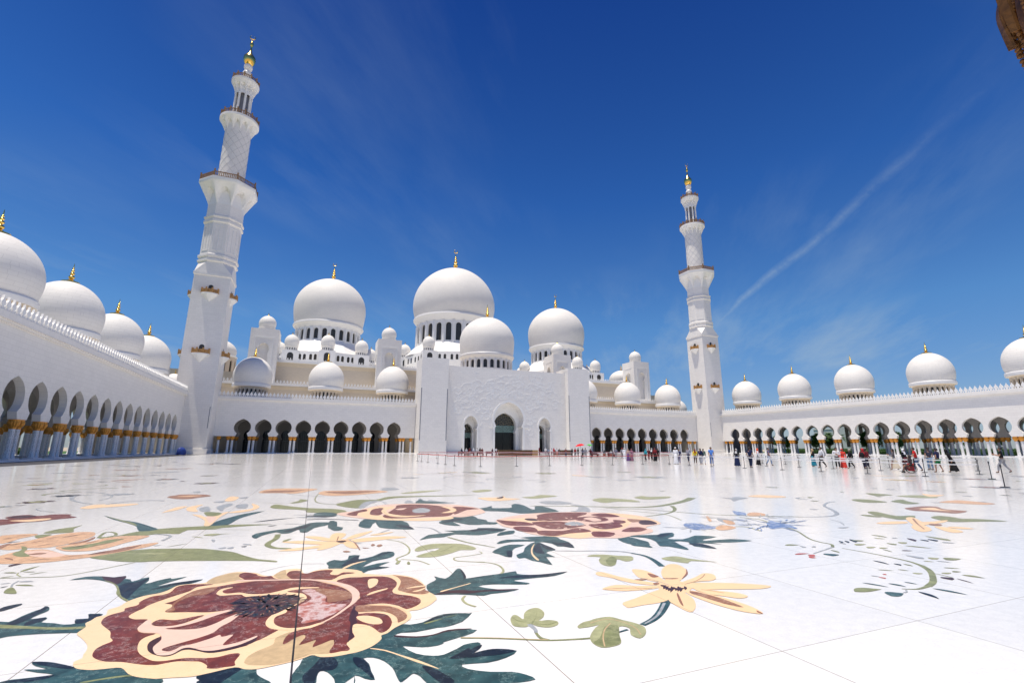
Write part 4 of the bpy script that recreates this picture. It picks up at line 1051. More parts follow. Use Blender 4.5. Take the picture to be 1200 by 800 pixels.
lf.fill('B', .6, 'H 130,142 200,110 260,70 235,-5 275,45 262,75 180,120').fill('B', .6, 'H 500,62 640,42 800,36 990,15 860,46 720,58 600,60').fill('D', .6, 'H 60,178 150,150 250,145 330,150 480,142 650,138 560,150 400,156 300,170 180,168').fill('C', .8, 'H 100,152 200,126 300,98 300,103 200,131 110,158')
lf.fill('G', 0, 'K 75,535 130,515 180,520 225,510 235,485 310,482 300,510 400,490 470,460 545,458 550,485 500,505 400,525 330,565 430,540 520,530 440,560 520,565 440,580 370,590 335,607 300,595 200,585 95,580 90,555', 2)
lf.fill('B', .6, 'K 180,560 235,515 300,485 305,512 400,500 460,470 540,460 470,480 380,508 280,540').fill('B', .6, 'K 330,590 420,570 520,565 430,578').fill('C', .8, 'K 190,572 260,540 360,520 270,548 205,576')
lf.done()

sd = Inlay('seed_pod_inlay')
sd.fill('L', 0, 'H 590,345 610,320 640,325 680,350 685,310 720,280 780,270 825,300 820,335 790,360 860,355 920,365 920,390 860,408 780,400 735,385 700,405 620,400 595,375')
sd.fill('O', .5, 'H 735,375 765,340 775,285 770,335 745,385').fill('O', .5, 'H 600,335 640,358 700,372 640,365').fill('O', .5, 'H 760,382 850,385 915,368 860,392')
sd.stroke('S', .2, .05, .03, 'H 720,385 745,405 765,425 768,445').stroke('O', 0, .025, .04, 'H 765,440 800,480 860,497')
sd.stroke('O', 0, .02, .03, 'H 240,482 500,485 700,493 850,498 1000,493 1150,484').stroke('T', .1, .012, .012, 'H 240,478 500,481 700,489 850,494')
sd.fill('L', .3, 'X 676.7,733.7 683,729 691,727 O 100,440 180,430 260,450 340,470 395,495 400,535 365,562 310,540 300,500 240,490 240,540 250,590 200,612 130,618 75,590 60,550 90,500 115,480 60,492 0,500 X 679,736')
sd.fill('O', .6, 'O 150,490 215,480 236,500 240,545 245,588 200,608 140,614 80,590 120,560').stroke('T', .9, .012, .012, 'O 60,470 130,450 200,448 280,470 340,500 370,540').stroke('T', .9, .012, .012, 'O 185,470 150,510 140,560 150,612')
sd.stroke('G', .1, .10, .06, 'O 530,325 510,370 480,415 440,450 380,480').stroke('S', .4, .03, .02, 'O 515,345 480,412 440,447 395,472').stroke('G', .1, .03, .02, 'O 290,508 235,525').stroke('O', 0, .03, .02, 'O 65,560 0,568')
sd.stroke('S', 0, .03, .055, 'L 540,450 700,452 850,451 1000,455 1100,470 1190,492').stroke('G', .05, .045, .09, 'M 0,468 80,482 150,512 215,560')
sd.fill('L', 0, 'L 770,490 810,478 900,478 980,485 1080,490 1090,515 1040,525 980,510 970,545 930,560 870,545 850,515 860,495').fill('O', .4, 'L 900,520 940,490 975,510 965,545 930,558')
sd.fill('L', 0, 'M 210,503 280,490 340,492 400,505 560,525 600,530 420,522 400,538 330,530 250,518', 2)
sd.fill('L', 0, 'K 695,445 730,420 820,402 940,400 1040,405 1125,430 1100,445 1020,445 960,465 860,490 780,497 705,492 760,470 840,450 870,432 800,440 720,455').stroke('O', .4, .02, .02, 'K 800,450 880,455 960,420').stroke('O', .4, .015, .015, 'K 720,440 820,412 960,408')
sd.done()

# --- honey lily, right of the peony
ly = Inlay('lily_inlay')
for i, p in enumerate(['480,215 560,205 650,225 680,260 620,290 540,290 480,260', '500,140 540,110 600,112 650,145 650,170 600,215 540,215 500,180', '320,140 400,148 480,185 520,215 460,215 370,195 330,165',
          '95,160 140,158 240,185 340,205 440,220 500,235 420,235 300,220 180,190 110,178', '135,258 220,235 340,242 440,240 500,245 440,260 300,272 180,268',
          '260,345 330,320 420,285 500,262 540,280 540,325 480,345 380,360 300,375 275,365', '530,290 600,270 680,310 705,350 700,385 670,402 600,370 545,335',
          '620,220 700,190 750,165 810,170 830,195 800,210 720,215 640,232', '640,225 800,222 1000,228 1165,242 1100,260 900,262 740,265 660,250',
          '700,262 820,270 960,285 1025,305 980,318 880,305 780,290', '650,285 680,270 780,290 900,320 1050,370 1118,412 1000,400 860,365 740,325']):
    ly.fill('Y', .3 + .12 * i, 'O ' + p)
ly.fill('W', 2, 'O 672,274 760,290 880,325 1000,374 880,352 740,308 682,291').fill('W', 2, 'O 590,288 600,292 632,365 612,350 596,315').fill('W', 2, 'O 330,203 415,198 380,208').fill('W', 2, 'O 500,195 600,195 560,201').fill('W', 2, 'O 445,228 470,220 485,230 460,236')
ly.fill('W', 2, 'O 645,135 658,160 650,178 620,200 646,165').fill('W', 2, 'O 410,165 450,172 480,185 440,190').fill('W', 2, 'O 1080,392 1118,412 1085,406').stroke('W', 2, .01, .01, 'O 640,232 700,215 745,190 762,170').stroke('S', 2, .01, .01, 'O 370,195 440,205 500,222 540,235').stroke('W', 2, .01, .01, 'O 740,265 820,275 880,286').stroke('W', 2, .01, .01, 'O 150,262 300,255 440,258')
for i in range(10):
    a = -.7 + i * .33; ly.leaflet('D', 2.2, 520 + i * 13, 244 + (i % 3) * 5, 506 + i * 15 , 262 + (i % 4) * 6 + (4 if 2 < i < 7 else 0), .035, 'O')
ly.leaflet('D', 2.3, 500, 246, 528, 240, .07, 'O').leaflet('D', 2.3, 510, 256, 545, 246, .05, 'O')
ly.done()

# --- second peony, behind
p2 = Inlay('peony_inlay')
p2.fill('P', 1, 'K 150,195 180,182 290,170 350,152 450,130 560,122 700,118 880,122 1000,128 1140,150 1190,175 1180,185 1100,205 1020,215 950,212 950,228 800,240 600,238 400,230 250,215')
p2.fill('C', 1.3, 'K 290,200 310,170 350,158 450,140 560,150 480,165 420,185 470,205 560,225 760,222 950,212 950,228 800,240 600,238 400,230')
for q in ['215,195 290,170 350,160 360,172 300,185 285,205', '380,190 400,160 470,150 480,175 450,200 400,200', '480,200 560,150 580,130 740,125 900,140 960,165 960,195 900,210 750,215 620,222 500,222 470,205', '980,140 1150,155 1060,165 980,195 960,170']: p2.fill('R', 1.8, 'K ' + q)
p2.fill('C', 2.3, 'K 460,175 500,145 560,138 500,165 520,190 640,205 780,200 640,215 520,208').fill('C', 2.3, 'K 880,140 960,148 990,165 960,182 880,185 950,165').fill('S', 2.4, 'K 680,165 740,150 800,160 790,180 700,185').fill('P', 2.2, 'K 560,158 640,150 600,165')
p2.done()
g2 = Inlay('leaf_inlay')
g2.fill('S', 0, 'K 625,108 660,95 700,115 730,80 760,95 790,100 800,92 880,105 980,112 880,122 700,122 640,118').fill('G', .2, 'K 700,116 735,88 760,100 830,104 930,112 800,120')
g2.fill('O', 0, 'K -60,165 0,158 100,155 200,165 210,182 150,190 60,185 -60,180').fill('G', .3, 'K -10,190 60,180 140,187 140,207 60,215 -10,212').fill('B', .4, 'K -60,205 60,205 140,207 60,214 -60,214')
for q in ['85,285 100,240 150,248 150,280 190,285 180,305 130,310 100,295', '300,270 340,228 440,236 400,262 380,292 320,285', '440,280 430,236 600,236 660,275 560,280 700,300 560,298 470,290', '865,250 950,215 1100,205 1140,225 1200,235 1200,262 1080,268 960,245 1020,275 930,270 890,262',
          '730,375 780,345 820,335 980,320 900,310 1080,305 1200,290 1200,335 1080,340 980,335 900,355 820,360 760,370']: g2.fill('G', .3, 'K ' + q, 2)
g2.fill('B', .7, 'K 880,258 960,230 1040,225 1000,240 960,245').fill('B', .7, 'K 1080,305 1200,292 1200,305 1100,315').fill('B', .7, 'K 560,270 640,272 690,298 600,285')
g2.stroke('B', .3, .08, .05, 'K -60,232 60,228 200,232 300,236')
g2.fill('O', 0, 'K 140,125 220,105 300,92 400,92 450,85 520,70 700,65 1130,60 700,72 540,82 450,100 370,120 320,150 220,145').fill('S', .3, 'K 300,148 340,110 400,100 440,102 380,122 340,148')
g2.stroke('O', 0, .03, .05, 'K 20,50 -5,85 10,110 80,122 160,125').stroke('S', 0, .05, .03, 'K 410,95 470,105 500,125')
g2.stroke('S', 0, .02, .05, 'K 700,285 800,290 850,310 880,330').stroke('O', 0, .05, .03, 'K 930,355 1080,395 1200,415').stroke('O', 0, .03, .02, 'L 0,405 120,428')
g2.stroke('L', 0, .02, .035, 'K 500,372 600,390 655,430 650,470 570,505 585,530 570,545').stroke('L', 0, .02, .02, 'K 600,510 720,520 800,548').stroke('L', 0, .015, .03, 'K 1150,455 1165,470 1060,488 975,500 990,520 1080,527 1190,530').stroke('L', 0, .02, .035, 'L -10,530 80,535 150,555 180,590 160,615').stroke('L', 0, .03, .03, 'H 270,185 252,210 280,240 345,262')
g2.fill('O', .1, 'K 640,540 652,525 665,540 655,548').fill('L', .1, 'K 560,540 580,522 600,520 575,545')
g2.stroke('S', 0, .01, .01, 'C 200,122 400,72 600,45 800,42')
g2.done()
# --- orange lily left of it
ol = Inlay('lily_inlay')
for i, q in enumerate(['K 100,375 110,340 150,325 210,330 200,350 150,378', 'K 215,365 280,335 400,310 340,340 250,368', 'K 210,378 400,355 540,348 640,356 500,370 350,386 220,392', 'K 190,385 260,380 300,420 280,435 220,422', 'K 10,440 80,410 150,388 175,398 100,430 30,446', 'J 900,390 1050,380 1200,385 1290,388 1290,400 1200,408 1050,402', 'J 870,452 1000,432 1110,420 1240,400 1270,398 1200,425 1080,440 1000,450', 'J 1060,352 1160,350 1260,370 1280,384 1180,378', 'K 380,340 470,325 550,318 450,340', 'K 130,380 160,370 230,372 240,392 180,400']): ol.fill('Y', .2 + .1 * i, q)
ol.fill('D', 1.6, 'K 140,385 200,378 215,385 180,395').stroke('W', 1.7, .03, .02, 'K 190,380 260,385 290,415 310,445').stroke('W', 1.7, .02, .02, 'K 150,380 160,350').stroke('S', 1.7, .02, .02, 'K 230,370 270,392 320,400')
for q in ['K 190,455 220,450 245,458 210,462', 'K 330,428 380,432 340,434', 'K 388,412 400,402 418,410 400,418', 'K 428,415 450,405 470,412 445,424']: ol.fill('W', .2, q)
ol.stroke('S', .1, .04, .03, 'K 440,330 520,300').stroke('O', 0, .10, .09, 'J 875,335 860,365 810,395 805,415 860,432 960,435').fill('O', .1, 'J 905,382 940,370 970,365 930,385')
ol.done()

# --- third peony, centre right
p3 = Inlay('peony_inlay')
p3.fill('P', 1, '''L 130,235 200,215 320,195 430,185 560,180 700,178 900,184 1000,190 1080,196 M 100,213 185,243 205,262 150,272 100,288 148,303 140,322 60,338 0,345 L 1000,362 820,360 700,365 600,355 480,348 360,330 250,295 180,280 140,255''')
p3.fill('C', 1.3, 'L 400,290 480,345 600,352 720,364 810,345 780,300 960,250 1040,225 1080,240 1060,275 1000,300 900,310 760,318 600,330 480,320').fill('C', 1.3, 'L 180,235 330,220 560,235 430,250 300,262 190,255').fill('C', 1.3, 'L 900,186 1020,192 M 90,215 180,245 200,262 150,262 60,236 L 1000,212')
for q in ['130,235 200,240 340,250 400,270 300,275 200,270', '250,285 320,280 400,290 420,320 330,318 270,305', '420,200 520,183 740,182 760,195 700,212 700,230 620,238 430,240 420,215', '380,250 560,245 620,250 760,270 700,285 640,295 540,300 460,290', '430,310 600,310 700,290 800,315 640,330 540,348 430,335',
          '800,195 900,188 1000,210 900,215 820,205', '700,215 860,212 920,235 840,250 760,245 690,235', '780,265 900,258 960,250 1020,280 900,300 820,290', '950,235 1030,240 1035,255 980,260', '810,315 960,325 930,352 820,352', '1010,315 1080,285 1180,300 1120,318']: p3.fill('R', 1.8, 'L ' + q)
p3.fill('W', 1.8, 'L 1050,228 1160,235 1090,252').fill('D', 1.8, 'M 50,250 80,235 140,240 180,262 80,268').fill('W', 1.7, 'M 0,290 60,285 110,300 50,318 0,315').fill('D', 2.0, 'L 330,225 400,225 420,240 350,238').fill('S', 2.4, 'L 610,260 680,245 750,265 700,275 640,275').fill('P', 2.4, 'L 740,225 800,215 870,235 820,245 780,235').seeds('P', 2.6, 673, 613, .8, 30, .2, .05, 5)
p3.done()
g3 = Inlay('leaf_inlay')
for q in ['0,155 60,145 100,135 100,150 200,150 240,145 235,130 265,120 320,130 370,155 400,160 400,140 440,135 500,150 570,175 400,185 300,188 200,175 100,172 30,168', '0,250 130,250 120,265 0,262', '0,290 200,298 120,325 40,335 0,330', '135,345 160,320 255,308 250,330 200,337',
          '100,460 150,430 220,408 330,410 260,432 240,460 240,495 190,490 150,475', '135,395 200,372 380,370 300,358 420,350 540,350 580,370 640,390 680,430 600,420 560,420 520,400 430,390 545,440 520,450 480,465 545,495 480,495 525,550 440,530 380,520 330,500 290,505 270,480 320,460 330,430 370,400 400,385 240,388 150,402',
          '980,360 1060,352 1150,375 1200,390 1200,420 1100,410 1020,390']: g3.fill('G', .2, 'L ' + q, 2)
g3.fill('G', .25, 'M 0,343 180,338 200,330 290,323 295,350 250,365 360,370 430,348 470,343 600,352 510,370 520,380 700,368 850,380 700,392 560,393 640,405 520,398 430,400 600,437 440,418 400,390 300,385 390,430 390,444 260,420 200,418 170,385 100,360 0,352', 2).fill('G', .2, 'M 0,370 60,385 150,427 60,420 0,410')
g3.fill('B', .7, 'L 395,430 430,395 450,440 470,470 430,470 400,460').fill('C', .9, 'L 400,400 385,440 390,475 430,515 412,515 378,478 375,435').fill('B', .7, 'L 200,455 240,450 240,490 215,492').fill('B', .7, 'L 440,400 545,440 480,440').fill('B', .7, 'M 180,342 280,326 240,350 200,355').fill('B', .7, 'M 400,400 500,402 600,436 480,420').fill('B', .7, 'L 60,300 200,300 100,312').fill('B', .7, 'L 510,385 560,395 640,395 670,428 560,410')
g3.fill('S', 0, 'L 435,105 540,100 640,110 650,122 520,124 460,118').stroke('S', .1, .1, .5, 'L 655,126 720,135 745,155 735,172 700,178')
for q in ['L 805,92 860,80 940,82 1080,92 1140,108 980,105 900,114 840,105', 'L 310,75 390,68 440,58 560,65 480,76 390,84', 'M 20,75 80,65 120,72 260,68 260,80 120,90 50,84', 'L -40,30 60,20 100,28 0,40', 'K 600,45 740,30 890,25 760,40 640,48', 'K 1120,35 1200,25 1200,35']: g3.fill('L', 0, q)
g3.fill('S', 0, 'M 620,75 700,80 730,72 820,80 760,90 720,102 690,85').fill('C', 0, 'M 820,68 900,58 1060,65 1080,75 960,78').fill('C', 0, 'L 0,78 150,75 180,65 200,80 300,85 220,95 120,100 60,95').fill('D', .4, 'L 130,82 180,68 170,82')
g3.stroke('O', 0, .06, .26, 'L 370,135 700,138 900,142 1080,146 M 100,143 200,135 300,118 380,98 425,78').stroke('O', 0, .05, .05, 'L 900,150 1080,157 M 100,160 300,176 500,192 740,202 1200,212').stroke('O', 0, .12, .04, 'M 282,135 305,155 290,175 230,192 100,210').stroke('L', 0, .03, .03, 'L 960,158 M 0,170 140,185 260,200 350,235')
g3.done()

# --- reed flower at the left: peach petals, long green leaf, stems
rp = Inlay('reed_flower_inlay')
rp.fill('O', .2, 'I 630,498 760,475 900,450 1050,438 J 0,437 300,435 440,445 560,460 640,485 740,510 855,520 855,530 700,521 300,521 0,525 I 1000,530 860,527 740,515')
rp.fill('L', .6, 'I 860,470 1080,466 J 100,468 I 1090,476')
rp.fill('O', .2, 'I 690,355 800,350 900,328 1000,310 J 0,300 200,285 400,275 600,266 840,265 700,273 480,290 420,300 240,305 180,332 100,330 I 1080,335 1000,345 850,345 720,365', 2)
rp.fill('G', .3, 'I 730,203 780,215 860,235 960,250 1060,280 1110,302 980,314 960,280 890,255 800,232', 2).fill('O', .5, 'I 735,205 860,236 940,255 960,275 880,250')
rp.fill('G', .3, 'J 390,275 440,245 540,215 640,190 780,171 680,200 600,225 540,260 500,270', 2)
for i, q in enumerate(['0,350 60,340 140,335 260,332 240,345 140,365 80,385 0,400', '-30,432 60,405 200,380 330,350 420,335 520,322 620,318 670,325 650,352 560,382 440,410 320,430 200,432 60,445', '-30,500 60,470 160,450 300,440 380,455 470,480 600,475 750,460 860,430 1000,405 1115,393 1050,420 900,450 760,475 620,498 480,515 340,530 180,540 -30,540', '390,425 500,405 640,385 720,365 830,350 930,345 1050,345 1000,365 880,395 760,430 640,450 520,455 440,450']): rp.fill('A', .3 + .1 * i, 'I ' + q)
rp.fill('W', 1, 'I 480,405 600,378 665,353 655,370 560,400').fill('W', 1, 'I 0,415 80,398 60,412 0,440').fill('O', 1, 'I 430,432 560,415 680,395 760,375 880,365 780,395 640,425 500,445').fill('W', 1, 'I 700,460 860,435 1000,408 900,445 760,470 620,480')
rp.fill('P', 1, 'I 170,460 300,448 380,460 460,482 340,500 220,488').fill('W', 1.2, 'I 190,478 280,465 330,470 260,480').fill('O', 1.3, 'I 90,470 150,445 150,420 185,425 190,440 170,462 212,488 150,495 100,485')
for i, (a, b, c_, d_) in enumerate([(60, 415, 200, 392), (210, 400, 330, 375), (330, 370, 420, 352), (430, 360, 560, 340), (260, 420, 380, 400), (480, 350, 600, 332), (40, 395, 150, 385), (200, 520, 380, 508), (420, 500, 600, 480), (620, 478, 780, 455), (820, 440, 960, 418), (30, 500, 90, 520), (500, 430, 620, 412), (640, 420, 780, 395), (120, 345, 220, 340), (20, 370, 110, 360), (600, 400, 700, 380), (800, 380, 900, 362)]):
    rp.leaflet('W' if i % 3 else 'D', 1.4, a, b, c_, d_, .05, 'I')
rp.fill('O', .9, 'I 245,345 330,335 362,338 270,362').fill('O', .2, 'I 305,325 400,300 520,283 580,270 520,295 515,318 440,325 370,328').stroke('O', .2, .05, .05, 'I 690,360 740,322 800,322 815,340 760,352').stroke('S', .2, .05, .05, 'J 0,335 80,338 120,350 60,380')
rp.fill('C', .2, 'J 270,195 330,200 360,212 420,208 480,185 528,178 480,205 440,235 400,272 355,275 360,240 320,215').fill('P', .6, 'J 370,210 440,215 420,245 390,255').fill('O', .8, 'J 355,183 400,178 480,186 440,206 380,206').fill('C', .2, 'J 60,182 160,145 240,138 160,165 80,180').fill('C', .2, 'J 240,170 240,145 350,125 300,150 310,176').fill('C', .2, 'J 520,182 620,165 700,150 690,118 745,140 700,165 600,182').fill('C', .2, 'J 500,100 540,70 600,75 560,100')
for q in ['320,155 380,140 400,170 340,175', '440,145 520,120 560,125 500,150 480,172', '580,130 660,122 650,150 590,150', '420,108 500,100 480,112', '600,80 660,70 650,82']: rp.fill('S', .3, 'J ' + q)
rp.done()
fr = Inlay('rosette_inlay')
fr.fill('W', 0, 'J 95,72 160,60 200,55 350,55 405,65 330,75 240,87 150,85').fill('A', .5, 'J 160,70 250,62 340,62 260,72').fill('A', 0, 'J 745,35 800,20 920,12 1145,15 1100,30 1000,48 880,44 760,45').fill('W', .5, 'J 760,38 840,28 1000,25 1080,20 980,38 860,42')
fr.fill('A', 0, 'K 20,50 60,30 200,28 400,25 510,35 400,48 250,60 100,64').fill('W', .5, 'K 60,38 220,32 440,30 320,45 200,52').fill('S', 0, 'K 460,15 500,5 560,10 580,20 480,28')
fr.fill('R', .2, 'I 35,218 100,205 200,198 270,205 380,195 500,195 490,205 540,215 450,225 350,235 280,245 180,250 60,264 -30,272 -30,235 60,228').fill('C', .7, 'I 60,240 200,232 350,222 340,232 200,246').fill('D', .8, 'I 60,215 150,204 260,205 180,222 80,222')
fr.fill('C', .2, 'I 560,150 640,130 700,125 850,122 960,118 960,126 850,138 700,148 620,156').stroke('S', .3, .05, .16, 'I 650,122 560,110 505,90 530,65 640,60').stroke('S', .3, .1, .04, 'I 600,40 720,45 790,68 700,97').stroke('S', .2, .04, .04, 'I 380,178 280,168 255,155 290,150')
fr.fill('W', .1, 'P 360,332 410,325 480,318 580,320 640,338 800,352 720,368 620,360 500,352 420,348').fill('C', .5, 'P 460,335 560,328 620,342 700,352 560,345').fill('A', .1, 'P 600,290 720,275 860,285 1000,300 900,306 740,297')
fr.done()
bb = Inlay('blossom_inlay')
for q in ['365,265 420,256 500,265 560,275 600,290 520,302 440,302 390,287', '710,170 740,175 800,185 800,202 740,200', '950,255 980,238 1020,250 1100,265 1170,297 1080,287 980,297']: bb.fill('U', .2, 'M ' + q)
for q in ['590,290 640,270 735,285 690,302 620,306', '640,235 700,240 730,262 680,264', '525,210 540,210 565,240 545,242', '815,190 860,180 935,190 930,205 830,207']: bb.fill('A', .3, 'M ' + q)
bb.fill('S', .1, 'M 600,225 660,225 720,245 650,250 620,240').seeds('U', .6, 906, 614, 1.2, 34, .5, .05, 9, .6).seeds('S', .6, 881, 608, 1.3, 24, .5, .04, 6, .6).seeds('S', .6, 823, 617, .9, 14, .5, .04, 7, .5)
bb.stroke('L', .1, .05, .04, 'M 735,280 820,285 910,312').stroke('L', .1, .06, .03, 'M 760,215 900,230 960,250')
bb.done()

# --- leafy sprigs on the right
sp = Inlay('sprig_inlay')
sp.stroke('O', 0, .03, .05, 'N -20,280 80,310 170,365 250,390 325,405 335,425').stroke('S', 0, .04, .02, 'N 335,425 290,440 200,470').stroke('O', 0, .02, .06, 'N 400,432 640,475 860,522 960,555').stroke('O', .1, .07, .07, 'N 955,552 1010,585 1035,620 1040,670 1005,700').stroke('O', 0, .05, .015, 'N 1005,700 930,720 820,718')
sp.stroke('S', 0, .05, .1, 'N 350,105 300,112 275,132 300,148 345,170 368,190').stroke('S', 0, .1, .03, 'N 368,190 330,206 200,212 0,211').stroke('O', 0, .015, .02, 'N 1035,608 1100,620 1180,640').stroke('S', 0, .02, .02, 'N 320,230 390,250 415,270').stroke('S', 0, .02, .02, 'N 850,725 855,740 835,745')
for a in [(605, 338, 720, 358, .10, 'O'), (755, 362, 795, 362, .08, 'S'), (860, 362, 915, 385, .1, 'D'), (950, 372, 1005, 385, .1, 'B'), (1005, 368, 1065, 385, .12, 'B'), (1095, 372, 1150, 370, .45, 'O'), (615, 518, 735, 548, .06, 'B'), (765, 540, 815, 555, .07, 'B'), (830, 543, 900, 560, .05, 'O'), (650, 585, 770, 590, .03, 'O'), (790, 582, 875, 592, .04, 'O'),
          (540, 675, 735, 708, .05, 'G'), (725, 680, 855, 705, .06, 'G'), (835, 670, 935, 688, .04, 'G'), (490, 738, 680, 722, .15, 'O'), (750, 770, 835, 750, .16, 'G'), (935, 737, 1085, 790, .07, 'B'), (1035, 715, 1290, 762, .07, 'G'), (1095, 635, 1175, 657, .14, 'D'), (1135, 515, 1240, 508, .16, 'O'), (925, 502, 968, 497, .25, 'S'), (1105, 605, 1145, 614, .15, 'L'), (905, 605, 935, 615, .12, 'L'), (600, 625, 670, 635, .04, 'S'), (685, 615, 715, 620, .06, 'E'), (692, 645, 705, 640, .08, 'E'),
          (380, 395, 430, 405, .06, 'S'), (455, 370, 495, 392, .1, 'B'), (480, 375, 520, 385, .2, 'O'), (280, 470, 335, 488, .22, 'G'), (70, 477, 170, 470, .07, 'E'), (170, 498, 220, 500, .14, 'E'), (195, 490, 205, 478, .1, 'E'), (120, 425, 150, 425, .15, 'S'), (185, 422, 218, 426, .15, 'S'), (380, 286, 418, 292, .3, 'S'), (0, 412, 105, 410, .1, 'O'), (820, 450, 900, 452, .06, 'D'), (840, 415, 1040, 435, .08, 'O'), (685, 440, 755, 460, .04, 'O'), (585, 432, 640, 424, .1, 'L'), (1030, 510, 1085, 503, .12, 'L'),
          (670, 435, 725, 430, .08, 'L'), (750, 407, 785, 404, .16, 'O'), (820, 400, 860, 392, .12, 'L'), (625, 362, 710, 368, .07, 'L'), (1180, 600, 1240, 598, .06, 'O'), (1200, 645, 1330, 682, .03, 'D'), (1110, 570, 1240, 577, .04, 'O'), (1240, 620, 1410, 645, .09, 'O'), (320, 445, 385, 465, .06, 'O'), (500, 412, 570, 404, .12, 'L'), (180, 158, 205, 162, .25, 'S'), (380, 382, 400, 395, .06, 'B'), (420, 380, 445, 395, .06, 'B'), (1100, 392, 1200, 398, .1, 'S'), (970, 522, 1050, 530, .05, 'L'), (1060, 522, 1180, 535, .04, 'S')]:
    sp.leaflet(a[5], .3, *a[:5])
sp.done()
# --- left sprig and small pods
s2 = Inlay('sprig_inlay')
s2.fill('O', .2, 'I 25,745 50,718 90,710 115,738 110,752 60,752').stroke('S', 0, .02, .02, 'I 80,705 90,685 130,662').stroke('O', 0, .02, .02, 'I -20,645 200,638 400,632 560,610 740,575 900,542 950,533').stroke('L', 0, .015, .015, 'I 130,605 120,618 145,632')
for a in [(130, 668, 240, 668, .05, 'S'), (105, 692, 240, 698, .05, 'O'), (140, 600, 285, 556, .06, 'O'), (25, 605, 115, 608, .05, 'O'), (60, 562, 180, 535, .1, 'D'), (160, 600, 250, 600, .03, 'O'), (200, 618, 345, 597, .03, 'O'), (0, 640, 100, 630, .03, 'O'), (0, 685, 80, 678, .03, 'S'), (0, 712, 60, 700, .03, 'B')]: s2.leaflet(a[5], .3, *a[:5], tile='I')
for a in [(480, 437, 510, 425, .12, 'S'), (545, 437, 560, 422, .1, 'S'), (625, 405, 690, 412, .08, 'S'), (370, 335, 400, 345, .25, 'L'), (265, 350, 350, 360, .04, 'L'), (400, 350, 500, 330, .04, 'L'), (420, 335, 560, 330, .03, 'L'), (410, 370, 420, 390, .05, 'S'), (620, 420, 640, 425, .08, 'B'), (0, 418, 60, 410, .05, 'S'), (90, 425, 250, 398, .03, 'O'), (815, 275, 830, 278, .18, 'B'), (700, 250, 1000, 218, .12, 'B'), (1000, 215, 1230, 220, .18, 'S'), (980, 200, 1230, 196, .08, 'S'), (910, 262, 1080, 262, .05, 'S')]: s2.leaflet(a[5], .2, *a[:5], tile='J')
s2.fill('G', .2, 'J 690,352 720,330 860,305 980,290 1100,255 1200,250 1260,255 1200,275 1130,290 1080,320 1030,320 1020,300 960,325 900,330 860,320 760,345 720,365', 2).fill('B', .6, 'J 900,318 1000,292 1100,265 1080,285 980,310').fill('O', .1, 'J 820,145 860,125 960,138 1090,150 1210,155 1210,165 1130,170 1000,160 880,156')
s2.stroke('S', 0, .04, .04, 'J 940,50 1050,62 1200,68').fill('O', 0, 'J 960,115 1020,100 1030,88 1085,95 1060,105 1010,115')
s2.stroke('O', 0, .02, .02, 'J 740,110 900,118 1000,116').stroke('L', 0, .015, .015, 'J 400,300 560,302 680,304')
s2.done()
w2 = Inlay('lily_inlay')
w2.fill('O', .1, 'P 100,358 160,356 300,385 420,383 430,398 340,412 250,400 150,380').fill('O', .1, 'P 50,378 130,380 200,395 110,390').fill('O', .1, 'P 545,395 600,385 710,395 760,405 900,408 1085,423 900,425 700,428 600,412')
for i, q in enumerate(['160,435 260,425 370,425 370,438 230,443', '410,455 470,445 540,470 545,490 480,497 425,478', '370,400 420,396 480,425 530,445 440,455 390,425', '460,430 560,425 660,415 640,430 520,447', '570,458 680,470 775,497 700,503 620,482', '660,465 740,462 850,475 770,478']): w2.fill('Y', .4 + .1 * i, 'P ' + q)
w2.stroke('W', 1.2, .04, .02, 'P 420,405 450,440 500,480').fill('W', 1.2, 'P 540,440 620,445 610,455 540,450')
for q, c in [('0,268 100,270 240,288 100,292 0,278', 'O'), ('265,283 340,270 390,285 465,297 380,303 320,293', 'O'), ('300,245 480,240 600,255 480,260', 'L'), ('480,228 540,235 640,240 540,252', 'C'), ('90,225 280,238 150,242', 'O')]: w2.fill(c, .1, 'P ' + q)
w2.done()

